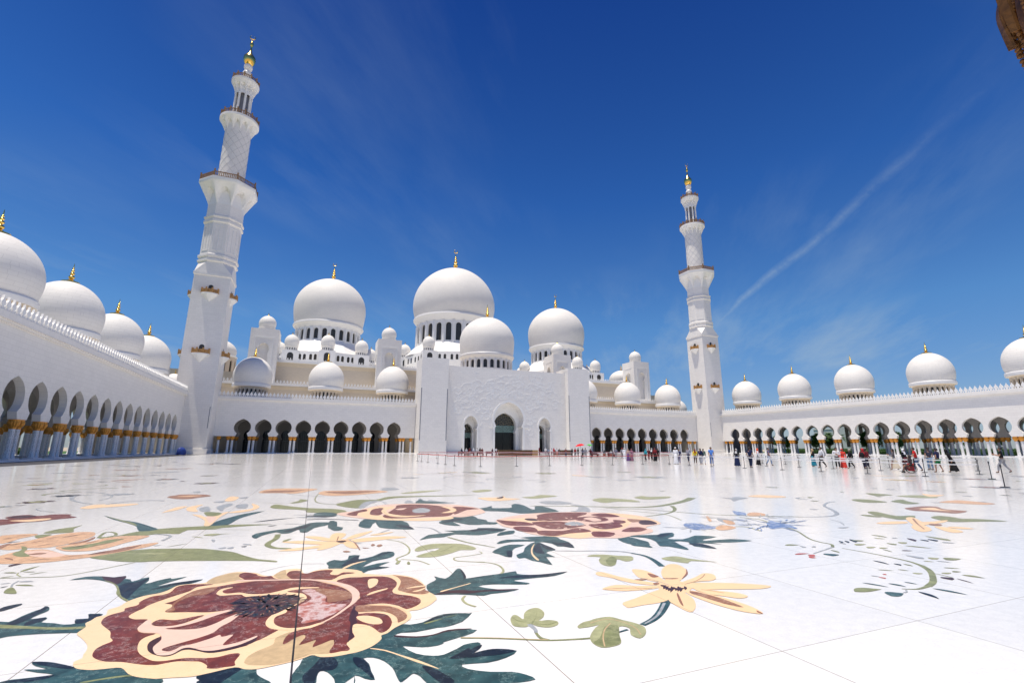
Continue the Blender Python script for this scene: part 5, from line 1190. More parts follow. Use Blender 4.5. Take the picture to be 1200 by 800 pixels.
# --- far inlays: foreshortened petals, leaves and tendrils scattered over the court
rnd = random.Random(21)
def far(n, xr, yr, cols, seed, s0=.5):
    o = Inlay('distant_inlay'); rnd = random.Random(seed)
    for i in range(n):
        x, y = rnd.uniform(*xr), rnd.uniform(*yr); c = rnd.choice(cols); k = rnd.random(); a = rnd.uniform(0, PI); z = o.z(.1 + .002 * i)
        R = s0 * rnd.uniform(.4, 1.5)
        if k < .35:      # petalled rosette
            m = rnd.randint(5, 8); v = []
            for j in range(m * 6):
                t = 2 * PI * j / (m * 6); r = R * (1 + .28 * math.cos(m * t)); v.append((x + r * math.cos(t), y + r * math.sin(t), z))
            o.mb.add(v, [tuple(range(len(v)))], o.mi(c)); v = [(x + (p[0] - x) * .55, y + (p[1] - y) * .55, z + .003) for p in v]; o.mb.add(v, [tuple(range(len(v)))], o.mi(rnd.choice(cols)))
        elif k < .75:    # leaf
            L = R * 2.2; d = Vector((math.cos(a), math.sin(a))); q = Vector((-d.y, d.x)) * R * .35; v = []
            for j in range(9):
                u = j / 8; p = Vector((x, y)) + d * L * u + q * math.sin(3 * u); h = q * math.sin(PI * u); v.append((p + h, p - h))
            o.mb.add([(*e, z) for pr in v for e in pr], [(2 * j, 2 * j + 1, 2 * j + 3, 2 * j + 2) for j in range(8)], o.mi(c))
        else:            # tendril
            v = []; p = Vector((x, y)); th = a; w = .05
            for j in range(16):
                d = Vector((math.cos(th), math.sin(th))); q = Vector((-d.y, d.x)) * w; v += [(*(p + q), z), (*(p - q), z)]; p = p + d * R * .3; th += rnd.uniform(.05, .3)
            o.mb.add(v, [(2 * j, 2 * j + 1, 2 * j + 3, 2 * j + 2) for j in range(15)], o.mi(rnd.choice('SOS')))
    o.done()
far(60, (-23, -7), (20, 64), 'DRBSWSSB', 31, .6)
far(70, (-18, -3), (13, 34), 'SOWDSLB', 5, .3)
far(22, (4, 22), (19, 32), 'SLOCS', 8, .55)
far(26, (26, 44), (8, 19), 'SLWOCS', 12, .5)
far(20, (22, 36), (3.0, 11), 'SOLDB', 14, .22)
far(16, (12, 24), (8, 16), 'SLOS', 15, .16)
# ------------------------------------------------------------------ people
def cmat(col, _c={}):
    if col not in _c: _c[col] = plain('cloth_%02d' % len(_c), col, .8, 0, .12, 9, .2)
    return _c[col]
SKIN = {k: plain('skin_' + k, c, .55, 0, .05, 4, .3) for k, c in dict(fair=(.55, .33, .24), tan=(.38, .21, .14), brown=(.2, .1, .06)).items()}
HAIR = plain('dark_hair', (.018, .013, .01), .5, 0, .3, 20); EYEMAT = plain('eye_dark', (.02, .015, .012), .3); SHOE = plain('dark_shoe', (.03, .025, .022), .5)
def skinned(name, verts, edges, rad, mat, parent, sub=1):
    me = bpy.data.meshes.new(name); me.from_pydata(verts, edges, []); o = bpy.data.objects.new('tmp', me); C.objects.link(o)
    m = o.modifiers.new('s', 'SKIN'); m.use_smooth_shade = True
    for i, r in enumerate(rad): me.skin_vertices[0].data[i].radius = r if isinstance(r, tuple) else (r, r)
    me.skin_vertices[0].data[0].use_root = True
    if sub: o.modifiers.new('u', 'SUBSURF').levels = sub
    bpy.context.view_layer.update()
    dg = bpy.context.evaluated_depsgraph_get(); me2 = bpy.data.meshes.new_from_object(o.evaluated_get(dg))
    bpy.data.objects.remove(o); me2.name = name; me2.materials.clear(); me2.materials.append(mat)
    for p in me2.polygons: p.use_smooth = True; p.material_index = 0
    r = bpy.data.objects.new(name, me2); C.objects.link(r); r.parent = parent; return r
def rings(name, rs, mat, parent, n=18, close=True):
    """loft of ellipses (cx, cy, z, rx, ry)"""
    v = []; f = []
    for cx, cy, z, rx, ry in rs: v += [(cx + rx * math.cos(2 * PI * i / n), cy + ry * math.sin(2 * PI * i / n), z) for i in range(n)]
    for k in range(len(rs) - 1): f += [(k * n + i, k * n + (i + 1) % n, (k + 1) * n + (i + 1) % n, (k + 1) * n + i) for i in range(n)]
    if close: f += [tuple(range((len(rs) - 1) * n, len(rs) * n))]
    return mesh_obj(name, v, f, mat, parent, smooth=True)
def person(px, py, label, face=0, h=1.72, skin='tan', top=(.5, .5, .5), legs=(.05, .05, .07), stride=.0, sleeves='long', skirt=None, head='hair', hcol=(.02, .02, .02), shorts=False, arms='down', bag=None, at=None, sit=False, lean=0, shirt_hem=.86):
    """local +Y is the walking direction; face = heading in degrees clockwise from +Y"""
    x, y = at or ground(px, py); s = h / 1.72
    t = thing('person', label, 'person', (x, y, 0), -math.radians(face) - math.atan2(x, y)); t.scale = (s, s, s)
    hipz = .50 if sit else .90; dz = hipz - .90; L = lean
    V = lambda x_, y_, z_: (x_, y_ + L * max(0, z_ - .9), z_ + dz)
    stride *= .68; f, b_ = stride, -stride
    if sit: kn = [(-.11, .42, .52), (.11, .42, .52)]; an = [(-.11, .46, .10), (.11, .46, .10)]; to = [(-.12, .62, .05), (.12, .62, .05)]
    else:
        kn = [(-.10, f * .30 + .03, .50), (.10, b_ * .18 + .02, .50)]; an = [(-.10, f * .42, .09), (.10, b_ * .52, .09 + abs(stride) * .12)]; to = [(-.12, f * .42 + .15, .035), (.12, b_ * .52 + .13, .03 + abs(stride) * .06)]
    sh = [V(-.19, 0, 1.42), V(.19, 0, 1.42)]
    if arms == 'down':
        el = [V(-.25, -f * .16 - .02, 1.13), V(.25, f * .16 - .02, 1.13)]; wr = [V(-.26, -f * .22 + .09, .88), V(.26, f * .22 + .09, .88)]
    elif arms == 'phone': el = [V(-.24, .06, 1.14), V(.24, .04, 1.14)]; wr = [V(-.12, .30, 1.22), V(.10, .30, 1.24)]
    elif arms == 'fold': el = [V(-.27, .02, 1.16), V(.27, .02, 1.16)]; wr = [V(-.02, .20, 1.20), V(.02, .19, 1.14)]
    elif arms == 'up': el = [V(-.25, -.02, 1.13), V(.30, .10, 1.25)]; wr = [V(-.26, .09, .88), V(.26, .22, 1.44)]
    elif arms == 'push': el = [V(-.24, .12, 1.16), V(.24, .12, 1.16)]; wr = [V(-.22, .36, 1.02), V(.22, .36, 1.02)]
    pts = [V(0, 0, .93), V(0, 0, 1.14), V(0, 0, 1.33), V(0, .0, 1.45), V(0, .01, 1.51), V(0, .02, 1.575), V(0, .015, 1.64), V(0, .0, 1.69)]
    rad = [(.15, .11), (.13, .095), (.165, .105), (.075, .065), (.052, .055), (.062, .075), (.076, .092), (.055, .07)]
    ed = [(0, 1), (1, 2), (2, 3), (3, 4), (4, 5), (5, 6), (6, 7)]
    def add(p, r, e): pts.append(p); rad.append(r); ed.append((e, len(pts) - 1)); return len(pts) - 1
    add(V(0, .118, 1.585), .013, 5)                                             # nose
    for sx in (-1, 1): add(V(sx * .086, .0, 1.60), .016, 6)                      # ears
    hands = []
    for i, sx in enumerate((-1, 1)):
        a = add(sh[i], .062, 2); a = add(el[i], .043, a); a = add(wr[i], .027, a)
        d = (Vector(wr[i]) - Vector(el[i])).normalized(); side = Vector((-sx, 0, 0)) if abs(d.x) < .7 else Vector((0, 1, 0)); fwd = d.cross(side).normalized()
        pm_ = add(tuple(Vector(wr[i]) + d * .07), (.036, .018), a); hands.append(Vector(wr[i]) + d * .1)
        for q, (off, ln) in enumerate(((-.03, .07), (-.011, .085), (.009, .08), (.028, .062))):
            k0 = Vector(wr[i]) + d * .1 + fwd * off; k = add(tuple(k0), .0095, pm_); k = add(tuple(k0 + d * ln * .5 + side * .008), .0085, k); add(tuple(k0 + d * ln + side * .026), .007, k)
        k = add(tuple(Vector(wr[i]) + d * .055 + fwd * .045), .011, pm_); add(tuple(Vector(wr[i]) + d * .095 + fwd * .062 + side * .01), .009, k)
    for i, sx in enumerate((-1, 1)):
        a = add((sx * .095, 0, .90 + dz), .085, 0); a = add((kn[i][0], kn[i][1], kn[i][2]), .055, a); a = add(an[i], .036, a); add(to[i], (.04, .025), a)
    skinned('body', pts, ed, rad, SKIN[skin], t)
    for sx in (-1, 1):
        mb = MB(); mb.lathe([(.002, -.012), (.011, 0), (.002, .012)], 8, cap=False); p = V(sx * .032, .098, 1.612); mb.obj('eye', EYEMAT, t, p)
    # top
    tp = [V(0, 0, shirt_hem + .06), V(0, 0, 1.12), V(0, 0, 1.33), V(0, 0, 1.44), V(0, .003, 1.475)]; tr = [(.175, .135), (.152, .118), (.185, .125), (.11, .085), (.066, .066)]; te = [(0, 1), (1, 2), (2, 3), (3, 4)]
    for i in (0, 1):
        tp.append(sh[i]); tr.append(.078); te.append((2, len(tp) - 1))
        e = Vector(sh[i]).lerp(Vector(el[i]), .62 if sleeves == 'short' else 1.0); tp.append(tuple(e)); tr.append(.062 if sleeves == 'short' else .056); te.append((len(tp) - 2, len(tp) - 1))
        if sleeves == 'long': tp.append(tuple(Vector(el[i]).lerp(Vector(wr[i]), .93))); tr.append(.042); te.append((len(tp) - 2, len(tp) - 1))
    skinned('shirt' if not skirt else 'top', tp, te, tr, cmat(top), t)
    if skirt:
        col, hem, wd = skirt; y0 = (kn[0][1] * .5) if not sit else .3
        ringsl = [(0, L * .2, 1.05 + dz, .15, .115), (0, 0, .92 + dz, .185, .15), (0, .0, .72, wd * .72, .19), (0, b_ * .10, .42, wd * .85, .18 + abs(stride) * .12), (0, b_ * .16, hem + .12, wd, .19 + abs(stride) * .22), (0, b_ * .18, hem, wd * 1.02, .19 + abs(stride) * .24)]
        rings('skirt', ringsl[::-1], cmat(col), t)
    else:
        lp = [V(0, 0, .94)]; lr = [(.16, .125)]; le = []
        for i, sx in enumerate((-1, 1)):
            lp.append((sx * .095, 0, .87 + dz)); lr.append(.1); le.append((0, len(lp) - 1))
            k = Vector(kn[i]); 
            if shorts: lp.append(tuple(Vector((sx * .095, 0, .87 + dz)).lerp(k, .92))); lr.append(.085); le.append((len(lp) - 2, len(lp) - 1))
            else:
                lp.append(tuple(k)); lr.append(.074); le.append((len(lp) - 2, len(lp) - 1)); lp.append(tuple(k.lerp(Vector(an[i]), .93))); lr.append(.058); le.append((len(lp) - 2, len(lp) - 1))
        skinned('shorts' if shorts else 'trousers', lp, le, lr, cmat(legs), t)
    for i in (0, 1):
        skinned('shoe', [(an[i][0], an[i][1] - .03, an[i][2] - .03), (to[i][0], to[i][1], to[i][2] + .003)], [(0, 1)], [(.045, .042), (.043, .032)], SHOE, t, 1)
    def shell(name, mat, sc, cut, drape=False):
        n, m_ = 18, 12; v = []; f = []
        c = Vector(V(0, -.004, 1.625)); keep = {}
        for j in range(m_ + 1):
            th = PI * j / m_
            for i in range(n):
                a = 2 * PI * i / n; d = Vector((math.sin(th) * math.cos(a) * .094, math.sin(th) * math.sin(a) * .112, math.cos(th) * .118)) * sc
                v.append(c + d)
        for j in range(m_):
            for i in range(n):
                q = (j * n + i, j * n + (i + 1) % n, (j + 1) * n + (i + 1) % n, (j + 1) * n + i)
                cen = sum((v[k] for k in q), Vector()) / 4 - c
                if cut(cen): continue
                f.append(q)
        return mesh_obj(name, v, f, mat, t, smooth=True)
    if head in ('hair', 'long'):
        shell('hair', HAIR if hcol == (.02, .02, .02) else cmat(hcol), 1.07, lambda p: (p.y > .03 and p.z < .055) or p.z < -.055 or (p.y > -.02 and p.z < .0))
        if head == 'long': rings('hair', [(0, -.07 + L * .4, 1.30 + dz, .05, .03), (0, -.085 + L * .5, 1.42 + dz, .09, .04), (0, -.06 + L * .6, 1.56 + dz, .1, .06), (0, -.03 + L * .7, 1.66 + dz, .08, .07)], HAIR, t)
    elif head == 'cap':
        shell('hair', HAIR, 1.04, lambda p: (p.y > .03 and p.z < .055) or p.z < -.055 or (p.y > -.02 and p.z < .0))
        shell('cap', cmat(hcol), 1.13, lambda p: p.z < .035)
    elif head == 'scarf':
        sc = shell('headscarf', cmat(hcol), 1.17, lambda p: p.y > .055 and -.085 < p.z < .062 and abs(p.x) < .07)
        rings('headscarf_drape', [(0, -.01 + L * .35, 1.27 + dz, .2, .14), (0, -.01 + L * .42, 1.36 + dz, .185, .135), (0, 0 + L * .5, 1.44 + dz, .13, .115), (0, 0 + L * .6, 1.50 + dz, .088, .098), (0, 0 + L * .62, 1.53 + dz, .084, .1)], cmat(hcol), t, close=False)
    if bag:
        mb = MB(); c = V(0, -.2, 1.2); v = []
        rings('backpack', [(0, -.2 + L * .15, .98 + dz, .12, .07), (0, -.22 + L * .2, 1.02 + dz, .15, .1), (0, -.22 + L * .35, 1.25 + dz, .155, .1), (0, -.19 + L * .45, 1.40 + dz, .12, .07), (0, -.17 + L * .5, 1.43 + dz, .06, .03)], cmat(bag), t)
    return t, hands
W_ = (.72, .72, .74); NV = (.012, .02, .07); BK = (.012, .012, .014); JE = (.09, .14, .24); GY = (.25, .25, .27); RD = (.5, .03, .03); OR = (.8, .12, .05); MR = (.14, .02, .025); BL = (.10, .26, .7)
person(864.3, 546, 'woman in a pale grey headscarf and a long navy skirt', 200, 1.62, top=BK, skirt=(NV, .05, .3), head='scarf', hcol=(.55, .55, .55))
person(880.4, 548, 'man in a dark blue shirt and dark jeans standing with a hand on his hip', 30, 1.78, top=NV, legs=(.02, .03, .07), stride=.25, sleeves='short')
person(889.5, 545, 'woman in an orange headscarf, white top and long black skirt', 90, 1.65, top=W_, skirt=(BK, .06, .28), head='scarf', hcol=OR, stride=.3)
person(902, 545.2, 'man in a purple-grey shirt and light jeans walking', 95, 1.74, top=(.16, .13, .24), legs=(.2, .28, .42), stride=.7, sleeves='short')
person(954, 546.4, 'woman in a beige headscarf and black top with a teal skirt', 250, 1.62, top=BK, skirt=((.02, .2, .28), .1, .26), head='scarf', hcol=(.55, .38, .22), stride=.3)
person(964.5, 548, 'man in a white shirt with a grey backpack striding in black trousers', 250, 1.80, top=W_, legs=BK, stride=.95, bag=GY)
person(982.5, 548.5, 'man in a white shirt and black trousers with folded arms', 180, 1.76, top=W_, legs=BK, arms='fold', stride=.15)
person(989.3, 548.5, 'woman in a coral red headscarf and long coral robe', 185, 1.64, top=(.75, .07, .05), skirt=((.75, .07, .05), .05, .27), head='scarf', hcol=(.75, .07, .05))
person(998.5, 549, 'person in a grey cap and black jacket walking with a long stride', 250, 1.62, top=BK, legs=BK, stride=.85, head='cap', hcol=(.4, .36, .33))
person(1014, 549.5, 'woman in a red headscarf with a black backpack and dark trousers', 20, 1.68, top=MR, legs=(.02, .02, .04), stride=.6, head='scarf', hcol=(.5, .03, .04), bag=BK)
person(1017.5, 548.8, 'man half hidden behind the woman in the red headscarf', 60, 1.68, top=MR, legs=(.03, .03, .05), stride=.5)
person(1049.5, 550.4, 'woman with dark hair, grey top and wide cream trousers walking', 270, 1.66, top=(.12, .11, .12), skirt=((.62, .54, .42), .12, .24), head='long', stride=.75, arms='phone')
person(1062.2, 550.6, 'woman in a white headscarf and black vest beside the wheelchair', 120, 1.66, top=BK, skirt=((.1, .02, .03), .08, .24), head='scarf', hcol=(.8, .8, .82))
person(1076.5, 552.4, 'man in a bright red shirt pushing the wheelchair', 265, 1.76, top=(.62, .02, .02), legs=JE, stride=.75, sleeves='short', arms='push', lean=.15)
person(1091.5, 550.8, 'man in a charcoal t-shirt and light blue jeans seen from behind', 330, 1.80, top=(.05, .05, .075), legs=(.16, .24, .36), stride=.2, sleeves='short')
person(1101.5, 553.4, 'man in a navy shirt, green shorts and sandals walking', 300, 1.70, top=(.015, .02, .07), legs=(.0, .16, .045), shorts=True, stride=.5, sleeves='short')
person(1118, 553.2, 'woman in a long black abaya leaning forward as she walks', 275, 1.62, top=BK, skirt=(BK, .1, .3), head='scarf', hcol=BK, stride=.55, lean=.35)
person(1177.5, 554.2, 'man in a black t-shirt and grey shorts striding while looking at his phone', 275, 1.78, top=BK, legs=(.3, .3, .32), stride=.95, sleeves='short', arms='phone')
person(792.6, 543.6, 'man in a long white robe and white cap', 190, 1.76, top=(.78, .78, .8), skirt=((.78, .78, .8), .07, .26), head='cap', hcol=(.8, .8, .8), stride=.1)
person(796.2, 543.6, 'person in dark clothes right behind the man in white', 190, 1.6, top=(.03, .03, .09), legs=(.1, .08, .2), stride=.2)
person(807.3, 541.2, 'man in a grey shirt and dark jeans left of the yellow shirt', 210, 1.75, top=(.3, .3, .36), legs=(.03, .04, .09), stride=.35)
person(815.4, 543.4, 'person in a bright yellow top and dark red headscarf', 170, 1.58, top=(.85, .62, .03), legs=(.06, .03, .03), stride=.25, head='scarf', hcol=(.25, .02, .015))
person(821.6, 544.2, 'woman in navy with a backpack walking', 200, 1.66, top=NV, legs=(.35, .36, .4), stride=.4, head='long', bag=(.05, .1, .08))
person(825.2, 544, 'person in a grey-green jacket beside the woman in navy', 160, 1.62, top=(.1, .16, .14), legs=(.72, .72, .74), stride=.4, head='cap', hcol=(.1, .1, .1))
person(834.4, 545, 'man in a bright blue shirt and jeans right of the minaret foot', 160, 1.78, top=BL, legs=(.1, .18, .42), stride=.15, sleeves='short')
person(757, 540.2, 'woman in a turquoise top and black trousers', 240, 1.62, top=(.03, .35, .42), legs=BK, stride=.5, head='scarf', hcol=(.05, .3, .38))
person(760.6, 539.2, 'person in maroon between the turquoise and white headscarves', 200, 1.6, top=MR, legs=MR, stride=.2)
person(764.2, 539.6, 'woman in a white headscarf and black coat', 200, 1.66, top=BK, legs=BK, stride=.5, head='scarf', hcol=(.8, .8, .8))
person(768, 540.6, 'woman in a dark red coat and headscarf', 180, 1.7, top=(.2, .02, .025), skirt=(BK, .08, .26), head='scarf', hcol=(.22, .02, .025))
person(771.3, 540.2, 'woman all in black walking at the right of the group', 170, 1.66, top=BK, legs=BK, stride=.7, head='scarf', hcol=BK)
person(736.4, 540.3, 'woman in a pale headscarf and a purple patterned dress', 180, 1.6, top=(.45, .3, .28), skirt=((.14, .07, .2), .06, .28), head='scarf', hcol=(.5, .35, .28))
person(740.6, 540.3, 'woman in a mauve headscarf and dress next to the purple dress', 185, 1.6, top=(.3, .14, .2), skirt=((.28, .13, .18), .06, .27), head='scarf', hcol=(.35, .16, .22))
person(732, 537.2, 'man in a long white robe far behind the barrier', 180, 1.76, top=(.78, .78, .8), skirt=((.78, .78, .8), .07, .25), head='cap', hcol=(.8, .8, .8))
person(729.3, 537, 'man in a red cap by the white-robed man', 150, 1.72, top=(.3, .3, .33), legs=GY, head='cap', hcol=(.6, .03, .03))
for i, (px, c, hd, hc, tx) in enumerate([(707.4, BK, 'scarf', BK, 'woman in black sitting on the left red bench'), (713.8, (.35, .35, .36), 'scarf', (.45, .45, .46), 'woman in grey sitting on the right red bench')]):
    person(px, 535, tx, 180, 1.66, top=c, skirt=(MR, .1, .3), head=hd, hcol=hc, sit=True, at=(ground(px, 535)[0], 83.9 if i == 0 else 83.2))
person(722, 537.5, 'man in a grey shirt standing alone between the benches and the white robe', 180, 1.74, top=(.2, .2, .26), legs=GY)
u1, hd1 = person(683, 537.4, 'woman in blue-grey under the red umbrella', 190, 1.66, top=(.2, .22, .3), legs=BK, stride=.3, arms='up', head='scarf', hcol=(.05, .05, .06))
person(686.3, 537.2, 'man in striped grey sharing the red umbrella', 175, 1.72, top=(.3, .3, .34), legs=GY, stride=.3)
u2, hd2 = person(692.3, 537.5, 'woman in maroon under the small green umbrella', 180, 1.6, top=(.16, .03, .04), legs=(.05, .02, .03), arms='up', head='scarf', hcol=(.12, .02, .03))
def umbrella(owner, hand, col, R, label, tilt):
    p = owner.matrix_basis @ hand
    t = thing('umbrella', label, 'umbrella', p); t.rotation_euler = (0, tilt, 0)
    mb = MB(); mb.tube((0, 0, -.1), (0, 0, .95), .012, 8); mb.obj('shaft', M['steel'], t)
    n = 8; v = []; f = []; m = 7
    for j in range(m + 1):
        u = j / m; 
        for i in range(n * 3):
            a = 2 * PI * i / (n * 3); d = abs(((i % 3) - 0)) ; sc = 1 - (.05 * u if i % 3 else 0)
            v.append((R * u * sc * math.cos(a), R * u * sc * math.sin(a), .92 - .34 * R * u * u - (0.0 if i % 3 == 0 else .01 * u)))
    for j in range(m):
        for i in range(n * 3): f.append((j * 24 + i, (j + 1) * 24 + i, (j + 1) * 24 + (i + 1) % 24, j * 24 + (i + 1) % 24))
    mesh_obj('canopy', v, f, cmat(col), t, smooth=True)
    mb = MB()
    for i in range(8):
        a = 2 * PI * i / 8; mb.tube((0, 0, .5), (R * .55 * math.cos(a), R * .55 * math.sin(a), .92 - .34 * R * .3), .006, 4)
    mb.obj('ribs', M['steel'], t)
bpy.context.view_layer.update()
umbrella(u1, hd1[1], (.7, .02, .03), .78, 'large red umbrella held up in front of the right pylon', -.2)
umbrella(u2, hd2[1], (.1, .6, .08), .5, 'small bright green umbrella right of the red one', .15)
# people in the shade of the gate
far_list = [(663, MR, 'hair'), (670.4, BK, 'scarf'), (674, (.3, .03, .03), 'scarf'), (677.5, BK, 'hair'), (632, MR, 'scarf'), (639.5, W_, 'scarf'), (643, (.3, .35, .45), 'hair'), (646.5, W_, 'hair'), (649, (.5, .04, .05), 'scarf'), (652.6, W_, 'hair'), (655.5, BK, 'hair'), (541, (.04, .05, .07), 'hair'), (546.5, (.6, .58, .6), 'scarf'), (550.5, MR, 'hair'), (555, W_, 'scarf'), (559.2, W_, 'hair'), (562.5, BK, 'scarf'), (565, MR, 'hair'), (577, (.1, .04, .05), 'hair'), (581.5, W_, 'cap')]
names = ['in maroon', 'all in black', 'in a dark red top', 'in a black jacket', 'in a maroon headscarf', 'in a white headscarf', 'in a light blue shirt', 'in a white shirt', 'in a red headscarf', 'in a white top and coral trousers', 'in black', 'in dark blue', 'in a pale headscarf', 'in a maroon shirt', 'in a white headscarf', 'in a white shirt', 'in a black headscarf', 'in a maroon top', 'in a brown shirt', 'in a white cap']
wheres = ['left of the red umbrella, nearest the shoe counter', 'left of the red umbrella', 'between two people in black by the red umbrella', 'just left of the red umbrella', 'beside the right gate arch, farthest left', 'before the right gate arch', 'before the right gate arch', 'before the right gate arch', 'right of the right gate arch', 'right of the right gate arch', 'left end of the short dark counter', 'left of the left gate arch', 'under the left gate arch', 'under the left gate arch', 'under the left gate arch', 'under the left gate arch', 'right of the left gate arch', 'right of the left gate arch', 'at the left end of the long shoe counter', 'behind the left end of the long shoe counter']
for (px, c, hd), nm, wh in zip(far_list, names, wheres):
    near = px > 660; Y = 80 if near else (98 if px > 625 else 102)
    v = sight(px, 530); X = v.x / v.y * Y; r = random.random()
    lg = (.75, .25, .2) if px == 652.6 else random.choice([BK, NV, GY, MR])
    person(0, 0, 'person ' + nm + ', ' + wh, 180 + random.uniform(-60, 60), 1.6 + .18 * r, top=c, legs=lg, stride=random.uniform(0, .3), head=hd, hcol=c if hd == 'scarf' else (.02, .02, .02), at=(X, Y), arms=random.choice(['down', 'down', 'fold']))
# wheelchair
def wheelchair():
    x, y = ground(1068.5, 554.0); rz = math.radians(-265) - math.atan2(x, y)
    t = thing('wheelchair', 'wheelchair pushed by the man in the red shirt', 'wheelchair', (x, y, 0), rz)
    for sx in (-.3, .3):
        mb = MB(); n = 28
        for i in range(n):
            a, b = 2 * PI * i / n, 2 * PI * (i + 1) / n; mb.tube((sx, .31 * math.cos(a), .31 + .30 * math.sin(a)), (sx, .31 * math.cos(b), .31 + .30 * math.sin(b)), .018, 6)
        wl = mb.obj('wheel', M['rubber'], t)
        mb = MB()
        for i in range(12): a = 2 * PI * i / 12; mb.tube((sx, 0, .31), (sx, .3 * math.cos(a), .31 + .29 * math.sin(a)), .005, 4)
        mb.tube((sx - .03, 0, .31), (sx + .03, 0, .31), .03, 8); mb.obj('spokes', M['steel'], wl)
        mb = MB(); mb.tube((sx * .85 - .015, .42, .08), (sx * .85 + .015, .42, .08), .075, 14); mb.obj('caster', M['rubber'], t)
    mb = MB(); mb.box(-.24, .24, -.2, .26, .46, .52); mb.obj('seat', M['rubber'], t)
    mb = MB(); mb.box(-.24, .24, -.24, -.2, .52, .95); mb.obj('backrest', M['rubber'], t)
    mb = MB()
    for sx in (-.26, .26):
        mb.tube((sx, -.22, .3), (sx, -.22, .98), .013); mb.tube((sx, -.22, .98), (sx, -.4, .98), .014); mb.tube((sx, -.22, .72), (sx, .24, .72), .016); mb.tube((sx, .26, .72), (sx, .3, .45), .013); mb.tube((sx, .3, .46), (sx * .8, .5, .14), .013); mb.tube((sx, -.2, .48), (sx, .3, .48), .013); mb.tube((sx * .85, .42, .1), (sx, .3, .46), .012)
        mb.box(sx * .6 - .07, sx * .6 + .07, .46, .62, .1, .12)
    mb.tube((-.26, -.2, .44), (.26, -.2, .44), .012); mb.tube((-.26, .22, .44), (.26, .22, .44), .012); mb.obj('frame', M['steel'], t); return (x, y)
wx, wy = wheelchair()
person(0, 0, 'seated person in red and black riding in the wheelchair', 265, 1.6, top=(.05, .03, .035), skirt=((.45, .03, .03), .16, .2), head='scarf', hcol=(.06, .05, .05), at=(wx + .02, wy), sit=True)
# ------------------------------------------------------------------ greenery and towers outside the arcades
def crown_mesh(name, mat, R, H, n, leaf, seed, clumps=14):
    rnd = random.Random(seed); v = []; f = []
    cl = []
    for _ in range(clumps):
        a = rnd.uniform(0, 2 * PI); r = R * rnd.uniform(.1, .72); cl.append((r * math.cos(a), r * math.sin(a), H * rnd.uniform(.15, .85), R * rnd.uniform(.28, .5)))
    for i in range(n):
        cx, cy, cz, cr = rnd.choice(cl)
        d = Vector((rnd.gauss(0, 1), rnd.gauss(0, 1), rnd.gauss(0, 1))).normalized() * cr * rnd.uniform(.6, 1.05)
        p = Vector((cx, cy, cz)) + Vector((d.x, d.y, d.z * .75))
        u = Vector((rnd.gauss(0, 1), rnd.gauss(0, 1), rnd.gauss(0, 1))).normalized(); w_ = u.orthogonal().normalized(); s = leaf * rnd.uniform(.6, 1.3)
        k = len(v); v += [p - u * s, p + w_ * s * .5, p + u * s, p - w_ * s * .5]; f.append((k, k + 1, k + 2, k + 3))
    return v, f
def tree(x, y, s=1.0, proto={}, kind=0, label='', group=None):
    if kind not in proto:
        t = thing('tree', label, 'tree')
        mb = MB(); mb.tube((0, 0, 0), (.1, 0, 2.4), .28, 10, .18)
        for a in (0, 1.3, 2.6, 4.0, 5.2): mb.tube((.1, 0, 2.2), (.1 + 1.5 * math.cos(a), 1.5 * math.sin(a), 4.4), .12, 6, .04)
        mb.obj('trunk', M['trunk'], t)
        v, f = crown_mesh('crown', None, 3.0 if kind == 0 else 2.4, 4.2 if kind == 0 else 5.6, 2600, .3, 3 + kind)
        mesh_obj('crown', v, f, M['leaf1' if kind == 0 else 'leaf2'], t, (0, 0, 2.4)); proto[kind] = t; o = t
    else:
        o = proto[kind].copy(); C.objects.link(o)
        for ch in proto[kind].children:
            c = ch.copy(); C.objects.link(c); c.parent = o
    o.location = (x, y, -.03); o.scale = (s, s, s); o.rotation_euler = (0, 0, random.uniform(0, 6)); o['label'] = label
    if group: o['group'] = group
def palm(x, y, s, label, group, proto={}):
    if 0 not in proto:
        t = thing('palm_tree', label, 'palm tree'); mb = MB()
        p = Vector((0, 0, 0))
        for i in range(12):
            q = Vector((.02 * i, 0, (i + 1) * .52)); mb.tube(p, q, .24 - .006 * i, 10, .2 - .006 * i); p = q
        mb.obj('trunk', M['trunk'], t); mb = MB(); rnd = random.Random(5)
        for k in range(34):
            a = rnd.uniform(0, 2 * PI); el = rnd.uniform(-.3, 1.2); L = rnd.uniform(2.2, 3.0); pr = None
            for j in range(9):
                u = j / 8; r = L * u * math.cos(el) * (1 - .12 * u); z = 6.2 + L * u * math.sin(el) - 1.5 * u * u
                c = Vector((r * math.cos(a) + .24, r * math.sin(a), z))
                if pr is not None:
                    mb.tube(pr, c, .025, 4)
                    side = Vector((-math.sin(a), math.cos(a), 0)); le = .62 * math.sin(PI * (u * .85 + .12))
                    for sgn in (-1, 1):
                        for w_ in (0, .5):
                            b0 = pr.lerp(c, w_); tip = b0 + side * sgn * le + (c - pr) * .9 + Vector((0, 0, -.18)); k0 = len(mb.v)
                            mb.add([b0, b0 + (c - pr) * .28, tip], [(0, 1, 2)])
                pr = c
        mb.obj('crown', M['leaf2'], t); proto[0] = t; o = t
    else:
        o = proto[0].copy(); C.objects.link(o)
        for ch in proto[0].children:
            c = ch.copy(); C.objects.link(c); c.parent = o
    o.location = (x, y, -.03); o.scale = (s, s, s); o.rotation_euler = (0, 0, random.uniform(0, 6)); o['label'] = label; o['group'] = group
random.seed(11)
